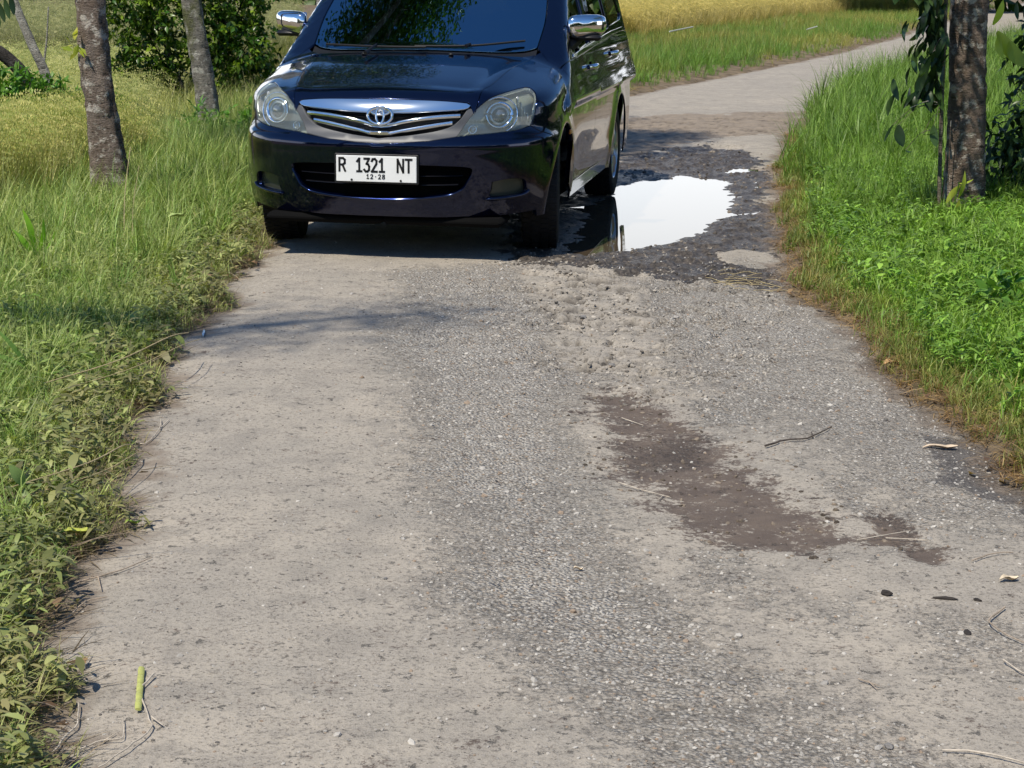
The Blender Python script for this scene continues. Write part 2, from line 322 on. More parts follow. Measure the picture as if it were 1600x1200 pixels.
# road sheet
ys = [1.5]
while ys[-1] < 150: ys.append(ys[-1]+max(.012, .0030*ys[-1]) if ys[-1] < 24 else ys[-1]+.02*(ys[-1]-20)+.07)
ys = np.concatenate([np.arange(-30, 1.5, .8), np.array(ys)]); tt = np.linspace(-.10, 1.10, 215)
Yr = np.repeat(ys[:, None], len(tt), 1); Xr = xl(Yr)+(xr(Yr)-xl(Yr))*tt
z, grav, mud, dark, damp, dirt, ck, edg = road_fields(Xr.ravel(), Yr.ravel())
me = mesh_np('road', np.stack([Xr.ravel(), Yr.ravel(), z], 1), gridF(*Xr.shape), True,
             {k: ('FLOAT', v) for k, v in dict(grav=grav, mud=mud, dark=dark, damp=damp, dirt=dirt, crack=ck, edg=edg).items()})
def road_mat():
    m = bpy.data.materials.new('worn_asphalt'); m.use_nodes = True; t = m.node_tree; b = t.nodes['Principled BSDF']; L = t.links.new
    c = t.nodes.new('ShaderNodeTexCoord').outputs['Object']
    def A(n): a = t.nodes.new('ShaderNodeAttribute'); a.attribute_name = n; return a.outputs['Fac']
    def noise(s, d=5, r=.6, st=None):
        n = t.nodes.new('ShaderNodeTexNoise'); n.inputs['Scale'].default_value = s; n.inputs['Detail'].default_value = d; n.inputs['Roughness'].default_value = r
        if st:
            mp = t.nodes.new('ShaderNodeMapping'); mp.inputs['Scale'].default_value = st; L(c, mp.inputs[0]); L(mp.outputs[0], n.inputs[0])
        else: L(c, n.inputs[0])
        return n.outputs[0]
    def rng_(v, a, b_, x=0, y=1):
        r = t.nodes.new('ShaderNodeMapRange'); r.interpolation_type = 'SMOOTHSTEP'
        for i, q in enumerate((a, b_, x, y)): r.inputs[i+1].default_value = q
        L(v, r.inputs[0]); return r.outputs[0]
    def mth(op, a, b_):
        n = t.nodes.new('ShaderNodeMath'); n.operation = op
        for i, q in enumerate((a, b_)):
            if isinstance(q, (int, float)): n.inputs[i].default_value = q
            else: L(q, n.inputs[i])
        return n.outputs[0]
    def mix(f, a, b_):
        n = t.nodes.new('ShaderNodeMix'); n.data_type = 'RGBA'
        for i, q in ((0, f), (6, a), (7, b_)):
            if isinstance(q, tuple): n.inputs[i].default_value = (*q, 1)
            elif isinstance(q, (int, float)): n.inputs[i].default_value = q
            else: L(q, n.inputs[i])
        return n.outputs[2]
    def vor(s, feat='F1', out='Distance'):
        n = t.nodes.new('ShaderNodeTexVoronoi'); n.inputs['Scale'].default_value = s; n.feature = feat; L(c, n.inputs[0]); return n.outputs[out]
    g, mu, da, dp, di, ck, ed = [A(n) for n in ('grav', 'mud', 'dark', 'damp', 'dirt', 'crack', 'edg')]
    big = noise(.9, 5); mid = noise(6, 6, .65); fine = noise(70, 4, .7); vfine = noise(260, 3, .7)
    base = mix(rng_(big, .35, .65), (.43, .380, .310), (.35, .315, .265))
    base = mix(rng_(mid, .42, .68), base, (.29, .26, .22))
    base = mix(rng_(fine, .48, .68, 0, .85), base, (.16, .143, .12)); base = mix(rng_(noise(2.6, 6, .7), .50, .66, 0, .35), base, (.26, .24, .205))
    base = mix(rng_(vfine, .45, .70, 0, .65), base, (.46, .42, .37))
    spk = rng_(noise(120, 2, .5), .63, .70); base = mix(mth('MULTIPLY', spk, .75), base, (.09, .08, .07))
    pit = mth('MULTIPLY', rng_(noise(20, 6, .75), .60, .66), .6); base = mix(pit, base, (.13, .12, .105))
    # gravel aggregate: voronoi chips with dark joints
    v1 = vor(95); vc = t.nodes.new('ShaderNodeTexVoronoi'); vc.inputs['Scale'].default_value = 95; L(c, vc.inputs[0])
    sepc = t.nodes.new('ShaderNodeSeparateColor'); L(vc.outputs['Color'], sepc.inputs[0])
    chip = mix(sepc.outputs[0], (.33, .318, .295), (.66, .63, .57)); chip = mix(rng_(sepc.outputs[1], .7, .9), chip, (.33, .26, .20))
    chip = mix(rng_(v1, .50, .70), chip, (.17, .155, .135)); chip = mix(rng_(mid, .35, .7, .0, .5), chip, base)
    gm = rng_(mth('ADD', mth('MULTIPLY', g, 1.25), mth('MULTIPLY', mth('SUBTRACT', noise(28, 6, .75), .5), 2.0)), .16, .92)
    col = mix(mth('MULTIPLY', gm, .66), base, chip)
    dcol = mix(rng_(mid, .35, .65), (.30, .245, .185), (.235, .195, .155)); dcol = mix(rng_(fine, .5, .7, 0, .6), dcol, (.15, .12, .095))
    col = mix(rng_(mth('ADD', di, mth('MULTIPLY', mth('SUBTRACT', mid, .5), .9)), .4, .62), col, dcol)
    mm = rng_(mth('ADD', mu, mth('ADD', mth('MULTIPLY', mth('SUBTRACT', noise(48, 6, .8), .5), 3.6), mth('MULTIPLY', mth('SUBTRACT', noise(9, 4, .6), .5), 2.2))), .40, .72)
    mcol = mix(rng_(mid, .35, .65), (.150, .115, .088), (.112, .085, .067)); mcol = mix(rng_(fine, .56, .72, 0, .5), mcol, (.20, .165, .14))
    col = mix(mm, col, mcol)
    dm = rng_(mth('ADD', da, mth('MULTIPLY', mth('SUBTRACT', noise(22, 5, .7), .5), 1.3)), .40, .60)
    wcol = mix(rng_(noise(38, 5, .7), .40, .64), (.055, .048, .042), (.15, .127, .105)); wcol = mix(rng_(fine, .60, .70, 0, .7), wcol, (.24, .21, .18))
    col = mix(dm, col, wcol)
    pm = rng_(mth('ADD', dp, mth('MULTIPLY', mth('SUBTRACT', fine, .5), 1.0)), .4, .6); col = mix(mth('MULTIPLY', pm, .65), col, (.07, .065, .07))
    col = mix(mth('MULTIPLY', ck, .9), col, (.05, .042, .035))
    em = rng_(mth('ADD', ed, mth('MULTIPLY', mth('SUBTRACT', mid, .5), 1.2)), .25, .8); col = mix(mth('MULTIPLY', em, .8), col, mix(rng_(fine, .4, .6), (.16, .125, .095), (.26, .21, .165)))
    L(col, b.inputs['Base Color'])
    wet = mth('MAXIMUM', mth('MULTIPLY', mm, .5), dm)
    ro = rng_(wet, 0, 1, .92, .42); L(ro, b.inputs['Roughness']); b.inputs['Specular IOR Level'].default_value = .35
    h = mth('ADD', mth('MULTIPLY', fine, .5), mth('MULTIPLY', vfine, .25))
    h = mth('ADD', h, mth('MULTIPLY', mth('MULTIPLY', gm, v1), -1.6)); h = mth('ADD', h, mth('MULTIPLY', mth('MULTIPLY', dm, noise(38, 5, .7)), 2.5)); h = mth('SUBTRACT', h, mth('MULTIPLY', pit, .8))
    bp = t.nodes.new('ShaderNodeBump'); bp.inputs['Strength'].default_value = 1; bp.inputs['Distance'].default_value = .009; L(h, bp.inputs['Height']); L(bp.outputs[0], b.inputs['Normal'])
    return m
tag(link('road', me, None, road_mat()), 'narrow worn asphalt lane with crumbled gravel, mud stains and a water filled pothole', None, None, 'structure')
# water
def water(name, poly, label, zz=WATER_Z):
    P = np.array(poly); c = P.mean(0); Q = c+(P-c)*1.45 if name == 'puddle' else c+(P-c)*1.8
    me = mesh_np(name, [(x, y, zz) for x, y in Q], [tuple(range(len(Q)))])
    o = link(name, me, None, M_['water']); tag(o, label, None, None, 'structure'); return o
m = mat('muddy_water', (.085, .064, .043), .015, bump=.012, bscale=3.0); m.node_tree.nodes['Principled BSDF'].inputs['IOR'].default_value = 1.40
M_['water'] = m
water('puddle', PUD, 'muddy rainwater puddle filling the pothole beside the rear wheel, mirroring white sky')
water('puddle', PUD2, 'tiny rain puddle just behind the big puddle, by the right verge', -.018)
0 and water('puddle', PUD3, 'thin wet film of water on the far dark patch of the lane', -.018)

# ------------------------------------------------------------------ scattered ground cover
def blades(n, h0, h1, w, spread, bend, seg=3, seed=0, flat=False, leafy=False, panicle=0):
    r = np.random.default_rng(seed); V = []; F = []; v = []
    for i in range(n):
        a = r.uniform(0, 2*math.pi); d = r.uniform(0, spread)**1; bx, by = d*math.cos(r.uniform(0, 6.3)), d*math.sin(r.uniform(0, 6.3))
        h = r.uniform(h0, h1); ww = w*r.uniform(.6, 1.3); bd = bend*r.uniform(.3, 1.5)
        dx, dy = math.cos(a), math.sin(a); px, py = -dy, dx; tw = r.uniform(-.8, .8)
        base = len(V); val = r.random()
        el = r.uniform(.02, .22) if flat else (math.pi/2-r.uniform(.0, .5))
        x, y, z = bx, by, (r.uniform(.004, .02) if flat else -.01)
        for k in range(seg+1):
            t = k/seg; wd = ww*(1-t**1.6)*(.75 if t == 0 else 1) if not leafy else ww*math.sin(math.pi*min(.98, .12+t*.86))
            wx, wy = px*math.cos(tw*t)+dx*math.sin(tw*t)*.4, py*math.cos(tw*t)+dy*math.sin(tw*t)*.4
            V += [(x-wx*wd/2, y-wy*wd/2, z), (x+wx*wd/2, y+wy*wd/2, z+wd*.15)]; v += [val, val]
            el2 = el-bd*t*1.6; s = h/seg
            x += dx*math.cos(el2)*s; y += dy*math.cos(el2)*s; z += math.sin(el2)*s
            if z < .003 and not flat: z = .003
        for k in range(seg): F.append((base+2*k, base+2*k+1, base+2*k+3, base+2*k+2))
        if panicle and i % 2 == 0:
            for q in range(panicle):
                t = q/panicle; b2 = len(V); ang = r.uniform(0, 6.3); sz = .0038*r.uniform(.8, 1.5)
                cx, cy, cz = x-dx*.12*(1-t)+r.normal()*.006, y-dy*.12*(1-t)+r.normal()*.006, z-.02*t*q*.4+.02
                V += [(cx-sz, cy, cz), (cx, cy-sz, cz-.012), (cx+sz, cy+sz, cz), (cx, cy, cz+.014)]; v += [1.1]*4; F.append((b2, b2+1, b2+2, b2+3))
    me = mesh_np('clump', V, np.array(F), False, {'v': ('FLOAT', v)}); me.materials.append(M_['blade']); return me
def weed(n, lh, lw, seed):
    """low broad-leaved weed: stems with oval leaves"""
    r = np.random.default_rng(seed); V = []; F = []; v = []
    for i in range(n):
        a = r.uniform(0, 6.283); R0 = r.uniform(.0, .05); hh = r.uniform(.02, .13); l = lh*r.uniform(.6, 1.3); w = lw*r.uniform(.6, 1.2)
        c = np.array([R0*math.cos(a*3), R0*math.sin(a*3), hh]); d = np.array([math.cos(a), math.sin(a), r.uniform(-.3, .7)]); d /= np.linalg.norm(d)
        s = np.cross(d, [0, 0, 1]); s /= np.linalg.norm(s); up = np.cross(s, d); b = len(V); val = r.random()
        for t, q in ((0, .0), (.22, .75), (.5, 1), (.8, .62), (1, 0)):
            p = c+d*l*t-np.array([0, 0, 1])*l*.35*t*t
            if q == 0: V.append(p); v.append(val)
            else: V += [p-s*w*q/2+up*w*.12, p+s*w*q/2+up*w*.12]; v += [val, val]
        F += [(b, b+1, b+2), (b+1, b+3, b+4), (b+1, b+4, b+2), (b+3, b+5, b+6), (b+3, b+6, b+4), (b+5, b+7, b+6)]
        # stem
        b = len(V); V += [(c[0]*.3, c[1]*.3, 0), (c[0]*.3+.002, c[1]*.3, 0), tuple(c)]; v += [.3]*3; F.append((b, b+1, b+2))
    me = mesh_np('weed', V, np.array(F), False, {'v': ('FLOAT', v)}); me.materials.append(M_['blade']); return me
def rock(seed, mat_, sub=1):
    import bmesh
    r = np.random.default_rng(seed); bm = bmesh.new(); bmesh.ops.create_icosphere(bm, subdivisions=sub, radius=1)
    for q in bm.verts:
        f = 1+r.normal()*.13; q.co = Vector((q.co.x*f*1.0, q.co.y*f*r.uniform(.85, 1.0), q.co.z*f*.62))
    me = bpy.data.meshes.new('stone'); bm.to_mesh(me); bm.free(); me.materials.append(mat_)
    a = me.attributes.new('v', 'FLOAT', 'POINT'); a.data.foreach_set('value', np.full(len(me.vertices), .5, np.float32)); return me
def source(name, meshes):
    c = bpy.data.collections.new(name)
    for i, me in enumerate(meshes): c.objects.link(bpy.data.objects.new(f'{name}_source', me))
    return c
def scatter(name, src, P, scale, tint, label, cat=None, lean=.15, kind='stuff', rotz=None, zfun=None, lift=0):
    n = len(P)
    if n == 0: return
    zf = zfun or ground_z
    V = np.column_stack([P, zf(P[:, 0], P[:, 1])+lift])
    rz = rng.uniform(0, 2*math.pi, n) if rotz is None else rotz
    rot = np.column_stack([rng.normal(0, lean, n), rng.normal(0, lean, n), rz])
    me = mesh_np(name, V, np.zeros((0, 3), int), False, {'rot': ('FLOAT_VECTOR', rot), 'scl': ('FLOAT', scale), 'tint': ('FLOAT_VECTOR', tint), 'idx': ('INT', rng.integers(0, 64, n))})
    o = link(name, me); tag(o, label, cat, None, kind)
    g = bpy.data.node_groups.new(name, 'GeometryNodeTree'); g.interface.new_socket('Geometry', in_out='INPUT', socket_type='NodeSocketGeometry'); g.interface.new_socket('Geometry', in_out='OUTPUT', socket_type='NodeSocketGeometry')
    I = g.nodes.new('NodeGroupInput'); O = g.nodes.new('NodeGroupOutput'); ip = g.nodes.new('GeometryNodeInstanceOnPoints'); ci = g.nodes.new('GeometryNodeCollectionInfo')
    ci.inputs['Collection'].default_value = src; ci.inputs['Separate Children'].default_value = True; ci.inputs['Reset Children'].default_value = True
    def na(nm, ty): q = g.nodes.new('GeometryNodeInputNamedAttribute'); q.data_type = ty; q.inputs[0].default_value = nm; return q.outputs[0]
    mp = g.nodes.new('GeometryNodeMeshToPoints'); g.links.new(I.outputs[0], mp.inputs[0])
    g.links.new(mp.outputs[0], ip.inputs['Points']); g.links.new(ci.outputs[0], ip.inputs['Instance']); ip.inputs['Pick Instance'].default_value = True
    g.links.new(na('idx', 'INT'), ip.inputs['Instance Index']); g.links.new(na('scl', 'FLOAT'), ip.inputs['Scale'])
    e = g.nodes.new('FunctionNodeEulerToRotation'); g.links.new(na('rot', 'FLOAT_VECTOR'), e.inputs[0]); g.links.new(e.outputs[0], ip.inputs['Rotation'])
    g.links.new(ip.outputs[0], O.inputs[0])
    md = o.modifiers.new('scatter', 'NODES'); md.node_group = g
    me.materials.append(M_['blade'])
    return o
def pts(n, x0, x1, y0, y1, dens, near=0):
    """n candidates, kept with probability dens(x,y); near>0 packs more of them towards the camera"""
    x = rng.uniform(x0, x1, n); y = rng.uniform(y0, y1, n) if not near else y0+(y1-y0)*rng.random(n)**(1+near)
    k = rng.random(n) < dens(x, y); return np.stack([x[k], y[k]], 1)
def frus(x, y, m=.36, a=.8): return np.abs(x) < m*y+a
def lerp_c(a, b, t): return np.array(a)*(1-t[:, None])+np.array(b)*t[:, None]
GRN = source('lush_grass', [blades(24, .08, .18, .008, .07, 1.25, 3, s) for s in range(5)]+[blades(14, .14, .26, .008, .06, .8, 3, 40+s) for s in range(2)]+[weed(12, .05, .013, 50)])
SHORT = source('short_grass', [blades(26, .04, .10, .0045, .06, .7, 2, 60+s) for s in range(4)])
TALL = source('tall_grass', [blades(16, .25, .60, .009, .08, .75, 4, 80+s) for s in range(4)]+[blades(14, .20, .45, .010, .08, 1.1, 4, 90+s) for s in range(2)])
RICE = source('rice', [blades(24, .40, .75, .009, .08, .35, 4, 100+s, panicle=4) for s in range(4)])
STRAW = source('straw', [blades(9, .06, .17, .004, .08, .25, 2, 120+s, flat=True) for s in range(5)])
TWIGS = source('dead_stems', [blades(3, .14, .36, .0045, .06, .5, 5, 210+s, flat=True) for s in range(5)])
LITTER = source('litter', [blades(4, .03, .06, .022, .10, .5, 2, 140+s, flat=True, leafy=True) for s in range(4)])
WEED = source('weed', [weed(16, .045, .013, 160+s) for s in range(3)]+[weed(12, .050, .020, 166+s) for s in range(2)]+[weed(9, .060, .030, 170)]+[blades(16, .06, .16, .006, .06, 1.1, 3, 180+s) for s in range(3)])
def side_d(x, y): return edge_d(x, y), x < (xl(y)+xr(y))/2
# right bank: lush bright green
def dn(x, y): d, l = side_d(x, y); return frus(x, y)*(~l)*sst(.06, .22, d)
P = pts(60000, .8, 7.5, 4.2, 19, dn, .3); t = fbm(P[:, 0], P[:, 1], 1.3, 3, 5); d = edge_d(P[:, 0], P[:, 1])
c = lerp_c((.14, .26, .03), (.25, .40, .06), np.clip(sst(.3, .7, t)*.7+rng.random(len(P))*.4, 0, 1)); dry = sst(.34, .06, d+rng.normal(0, .07, len(P))); c = c*(1-dry[:, None]*.85)+np.array((.34, .24, .10))*dry[:, None]*.85
c = c*rng.uniform(.55, 1.3, len(P))[:, None]; s = rng.uniform(.55, 1.05, len(P))*(.5+.6*sst(.05, .5, d))
scatter('bank_grass', GRN, P, s, c, 'lush bright green grass covering the raised right bank')
P = pts(26000, .8, 7.5, 4.2, 17, lambda x, y: (lambda d, l: frus(x, y)*(~l)*sst(.02, .12, d)*sst(1.0, .1, d))(*side_d(x, y)), .4); c = lerp_c((.13, .25, .04), (.30, .28, .09), rng.random(len(P)))
scatter('bank_short_grass', SHORT, P, rng.uniform(.6, 1.2, len(P)), c, 'short half dry grass along the foot of the right bank')
# further right bank and the strip beyond the bend
P = pts(30000, 1.9, 26, 11.5, 62, lambda x, y: (lambda d, l: frus(x, y, .33)*(~l)*sst(.05, .3, d)*sst(9, 5, d))(*side_d(x, y)), .8)
c = lerp_c((.11, .22, .03), (.21, .32, .06), rng.random(len(P)))
scatter('far_bank_grass', TALL, P, rng.uniform(.8, 1.35, len(P))*(.55+.45*sst(12, 17, P[:, 1])), c, 'taller green grass on the inside of the bend, right of the lane')
P = pts(90000, -2, 44, 20, 112, lambda x, y: (lambda d, l: frus(x, y, .33)*l*(x > -1+(y-24)*.02)*sst(.05, .25, d)*sst(9+y*.03, 7, d))(*side_d(x, y)), .9)
t = fbm(P[:, 0], P[:, 1], .35, 3, 8); c = lerp_c((.14, .27, .04), (.36, .34, .09), np.clip(sst(.42, .62, t)+rng.normal(0, .2, len(P)), 0, 1)); d = edge_d(P[:, 0], P[:, 1])
scatter('verge_grass', TALL, P, rng.uniform(.5, 1.0, len(P))*(.45+.55*sst(0, .8, d)), c, 'green and yellowing grass across the lane on the outside of the bend')
P = pts(8000, 0, 26, 22, 60, lambda x, y: (lambda d, l: frus(x, y, .33)*l*sst(-.1, .05, d)*sst(.45, .15, d))(*side_d(x, y)), .9)
scatter('verge_straw', STRAW, P, rng.uniform(1, 2.2, len(P)), lerp_c((.16, .10, .04), (.34, .25, .10), rng.random(len(P))), 'brown dry straw along the outside edge of the bend')
# left verge near the camera
def dl(x, y): d, l = side_d(x, y); return frus(x, y)*l*sst(-.06, .12, d)
P = pts(34000, -6, -.6, 3.0, 13.5, lambda x, y: dl(x, y)*sst(4, 2.2, edge_d(x, y)), .5); d = edge_d(P[:, 0], P[:, 1]); t = fbm(P[:, 0], P[:, 1], 1.1, 3, 21)
c = rng.uniform(.6, 1.15, len(P))[:, None]*lerp_c((.20, .29, .07), (.42, .46, .17), np.clip(sst(.3, .7, t)*.6+.5*rng.random(len(P)), 0, 1)); dry = sst(.35, -.05, d+rng.normal(0, .12, len(P))); c = c*(1-dry[:, None]*.7)+np.array((.24, .19, .10))*dry[:, None]*.7
scatter('verge_weeds', WEED, P, rng.uniform(.40, 1.0, len(P)), c, 'creeping broad leaved weeds covering the left verge')
P = pts(30000, -6, -.6, 3.0, 14, lambda x, y: dl(x, y), .5); d = edge_d(P[:, 0], P[:, 1])
c = lerp_c((.17, .29, .055), (.46, .48, .18), rng.random(len(P)))
scatter('verge_grass', GRN, P, rng.uniform(.6, 1.35, len(P))*(.5+.6*sst(.1, 1, d)), c, 'tangled green and yellow grass blades on the left verge')
P = pts(17000, -7, -1.2, 6, 24, lambda x, y: (lambda d, l: frus(x, y)*l*sst(.3, 1.1, d)*(.22+.78*sst(8.5, 12, y)))(*side_d(x, y)), .2)
t = np.clip(sst(-2.0, -3.6, P[:, 0]+rng.normal(0, .5, len(P)))*.7+.5*rng.random(len(P)), 0, 1); c = lerp_c((.17, .30, .05), (.48, .48, .18), t)
scatter('tall_verge_grass', TALL, P, rng.uniform(.55, 1.05, len(P))*(.5+.5*np.maximum(sst(-3.0, -3.6, P[:, 0]), sst(17, 19, P[:, 1]))), c, 'tall seeding grass between the left verge and the rice field')
P = pts(24000, -2.5, -.5, 3.0, 12, lambda x, y: (lambda d, l: frus(x, y)*l*sst(-.16, .05, d)*sst(.55, .15, d))(*side_d(x, y)), .4)
scatter('verge_straw', STRAW, P, rng.uniform(.5, 1.1, len(P)), lerp_c((.13, .095, .06), (.33, .26, .17), rng.random(len(P))**1.5), 'dry straw and thin dead stems along the left road edge')
P = pts(28000, .8, 3.5, 4.5, 19, lambda x, y: (lambda d, l: frus(x, y)*(~l)*sst(-.12, .04, d)*sst(.40, .1, d))(*side_d(x, y)), .4)
scatter('verge_straw', STRAW, P, rng.uniform(.5, 1.0, len(P)), lerp_c((.18, .10, .04), (.52, .36, .17), rng.random(len(P))**1.3), 'dry brown straw along the foot of the right bank')
P = pts(2400, -2.5, 3.0, 3.0, 12, lambda x, y: (lambda d, l: frus(x, y)*sst(-.20, -.02, d)*sst(.30, .1, d)*(.35+.65*l))(*side_d(x, y)), .5)
scatter('dead_stems', TWIGS, P, rng.uniform(.5, 1.1, len(P)), lerp_c((.16, .11, .08), (.46, .38, .30), rng.random(len(P))), 'thin dead grass stems lying across both road edges', lift=.008)
P = pts(9000, -2.5, 3.5, 3.0, 18, lambda x, y: (lambda d, l: frus(x, y)*sst(-.22, .0, d)*sst(.35, .1, d))(*side_d(x, y)), .4)
scatter('leaf_litter', LITTER, P, rng.uniform(.5, 1.1, len(P)), lerp_c((.12, .07, .04), (.36, .24, .13), rng.random(len(P))), 'small dead leaves scattered along both road edges')
P = pts(13000, -4.5, -.8, 3.0, 17, lambda x, y: dl(x, y)*sst(.12, .45, edge_d(x, y)), .2)
scatter('tall_verge_grass', TALL, P, rng.uniform(.30, .72, len(P))*(.75+.4*sst(7, 11, P[:, 1])), rng.uniform(.7, 1.2, len(P))[:, None]*lerp_c((.18, .32, .06), (.42, .46, .16), rng.random(len(P))), 'upright fresh grass tufts among the near left verge weeds')
P = pts(16000, .8, 6, 4.2, 14, lambda x, y: (lambda d, l: frus(x, y)*(~l)*sst(.12, .35, d))(*side_d(x, y)), .3)
scatter('bank_weeds', WEED, P, rng.uniform(.55, 1.15, len(P)), rng.uniform(.65, 1.25, len(P))[:, None]*lerp_c((.14, .28, .035), (.26, .42, .07), rng.random(len(P))), 'short broad leaved weeds mixed into the right bank grass', lift=.03)
# rice
P = pts(17000, -7.5, -2.5, 10.5, 14.4, lambda x, y: frus(x, y)*sst(-2.85, -3.5, x+(fbm(x, y, 1, 2, 9)-.5))); t = rng.random(len(P))
scatter('rice_field', RICE, P, rng.uniform(.5, .75, len(P)), lerp_c((.25, .30, .08), (.52, .46, .19), t), 'ripening yellow rice in the paddy left of the trees')
P = pts(24000, -14, -3.2, 17.6, 30.5, lambda x, y: frus(x, y, .33)*(x < -3.6-(y-17)*.12), .1); t = rng.random(len(P))
scatter('rice_field', RICE, P, rng.uniform(.5, .75, len(P)), lerp_c((.28, .32, .11), (.52, .48, .22), t), 'second pale yellow rice paddy behind the undergrowth on the left')
P = pts(14000, -26, -5, 34, 75, lambda x, y: frus(x, y, .33)*(x < -4-(y-30)*.1), .6); t = rng.random(len(P))
scatter('rice_field', RICE, P, rng.uniform(.6, 1.2, len(P)), lerp_c((.22, .24, .10), (.36, .34, .17), t), 'distant dull green and brown crop at the far left')
P = pts(3600, -13, -4, 30.5, 34, lambda x, y: frus(x, y, .33)*1.)
scatter('bund_grass', TALL, P, rng.uniform(.4, .9, len(P)), lerp_c((.12, .08, .04), (.20, .22, .06), rng.random(len(P))), 'brown and green grass on the far left field bund')
P = pts(60000, -2, 34, 52, 100, lambda x, y: frus(x, y, .33)*sst(6.5, 8, edge_d(x, y))*(x < xl(y)), .8); t = rng.random(len(P))
scatter('rice_field', RICE, P, rng.uniform(1.0, 1.35, len(P)), lerp_c((.34, .29, .09), (.60, .48, .17), t), 'golden ripe rice standing beyond the bend behind the car')
P = pts(6000, -8, 6, 24, 62, lambda x, y: frus(x, y, .33)*(x < xl(y)-1)*(x > -4.2-(y-23)*.08), .3)
scatter('verge_grass', TALL, P, rng.uniform(.5, .9, len(P)), lerp_c((.11, .18, .03), (.30, .28, .08), rng.random(len(P))), 'yellow green grass hidden mostly behind the car')
P = pts(26000, -10, 60, 98, 170, lambda x, y: frus(x, y, .33)*sst(2, 4, edge_d(x, y))*1., .3); t = rng.random(len(P))
scatter('rice_field', RICE, P, rng.uniform(1.2, 1.8, len(P)), lerp_c((.20, .27, .06), (.42, .40, .14), t), 'farthest green and yellow crop beyond the bend')
# gravel on the lane
gm_ = leaf_mat('gravel_stone', None, .0, 0.0, .85)
PEB = source('pebble', [rock(200+s, gm_) for s in range(6)])
def rz_(x, y): return road_fields(np.asarray(x), np.asarray(y))[0]
def gdens(x, y):
    z, g, mu, da, *_ = road_fields(x, y); return (frus(x, y)*(edge_d(x, y) < -.02))*np.clip(g*(1-.45*mu)*.9+.04, 0, 1)*(1-.7*mu)
P = pts(60000, -1.6, 2.2, 3.1, 11, gdens, .5); t = rng.random(len(P)); c = lerp_c((.26, .245, .225), (.52, .49, .44), t)
br = rng.random(len(P)) < .15; c[br] = (.30, .23, .17)
scatter('gravel', PEB, P, rng.uniform(.0022, .0062, len(P))*(1+.9*(rng.random(len(P)) < .05)), c, 'loose grey gravel chips worn out of the middle of the lane', lean=.4, zfun=rz_)
def ddens(x, y):
    z, g, mu, da, *_ = road_fields(x, y); a, b = sd_pud(np.stack([x, y], 1)); return (edge_d(x, y) < .05)*np.clip(da, 0, 1)*sst(-.02, .05, a)
P = pts(5200, -.3, 2.9, 9.2, 18.2, ddens); t = rng.random(len(P))**1.6
scatter('rubble', PEB, P, rng.uniform(.004, .014, len(P))*(1+1.2*(rng.random(len(P)) < .04)), lerp_c((.06, .052, .046), (.28, .24, .195), t), 'wet broken stones and asphalt lumps around the pothole', lean=.4, zfun=rz_, lift=-.002)
P = pts(5200, -.5, 1.6, 6, 10.2, lambda x, y: (edge_d(x, y) < -.05)*(sdist(np.stack([x, y], 1), CRUM) < .15)*sst(.35, .6, fbm(x, y, 3, 3, 62))); t = rng.random(len(P))
scatter('rubble', PEB, P, rng.uniform(.004, .012, len(P)), lerp_c((.12, .105, .09), (.44, .40, .34), t), 'broken crumbs of old asphalt on the lane in front of the pothole', lean=.4, zfun=rz_)
P = pts(420, .2, 1.3, 4.6, 7.0, lambda x, y: (sdist(np.stack([x, y], 1), MUD) < .1)*1.); t = rng.random(len(P))
scatter('rubble', PEB, P, rng.uniform(.004, .010, len(P)), lerp_c((.05, .04, .03), (.26, .21, .16), t), 'dark crumbs in the damp brown stain', lean=.4, zfun=rz_)
P = pts(2600, -1.4, 1.8, 3.1, 9, lambda x, y: (edge_d(x, y) < -.02)*1.); t = rng.random(len(P))
scatter('gravel', PEB, P, rng.uniform(.002, .006, len(P)), lerp_c((.10, .09, .08), (.40, .37, .33), t), 'fine grit strewn over the smooth asphalt', lean=.4, zfun=rz_)
# ------------------------------------------------------------------ the car: a smooth implicit body, every panel draped on it
def smax(a, b, k):
    h = np.clip(.5+.5*(a-b)/k, 0, 1); return a*h+b*(1-h)+k*h*(1-h)
def smin(a, b, k): return -smax(-a, -b, k)
PZ = np.array([0.0, .20, .28, .38, .50, .60, .65, .672, .690, .705, .80, .90, 1.0, 1.2]); PY = np.array([-.72, -.775, -.805, -.828, -.845, -.851, -.850, -.838, -.812, -.798, -.770, -.73, -.65, -.45])
HY = np.array([-.9, -.74, -.68, -.55, -.3, 0, .22, .5, 1.0, 5]); HZ = np.array([.72, .865, .915, .955, 1.015, 1.075, 1.115, 1.12, 1.12, 1.12])
def herm(x, X, Y):
    M = np.gradient(Y, X); i = np.clip(np.searchsorted(X, x)-1, 0, len(X)-2); h = X[i+1]-X[i]; t = np.clip((x-X[i])/h, 0, 1)
    return (2*t**3-3*t**2+1)*Y[i]+(t**3-2*t**2+t)*h*M[i]+(-2*t**3+3*t**2)*Y[i+1]+(t**3-t**2)*h*M[i+1]
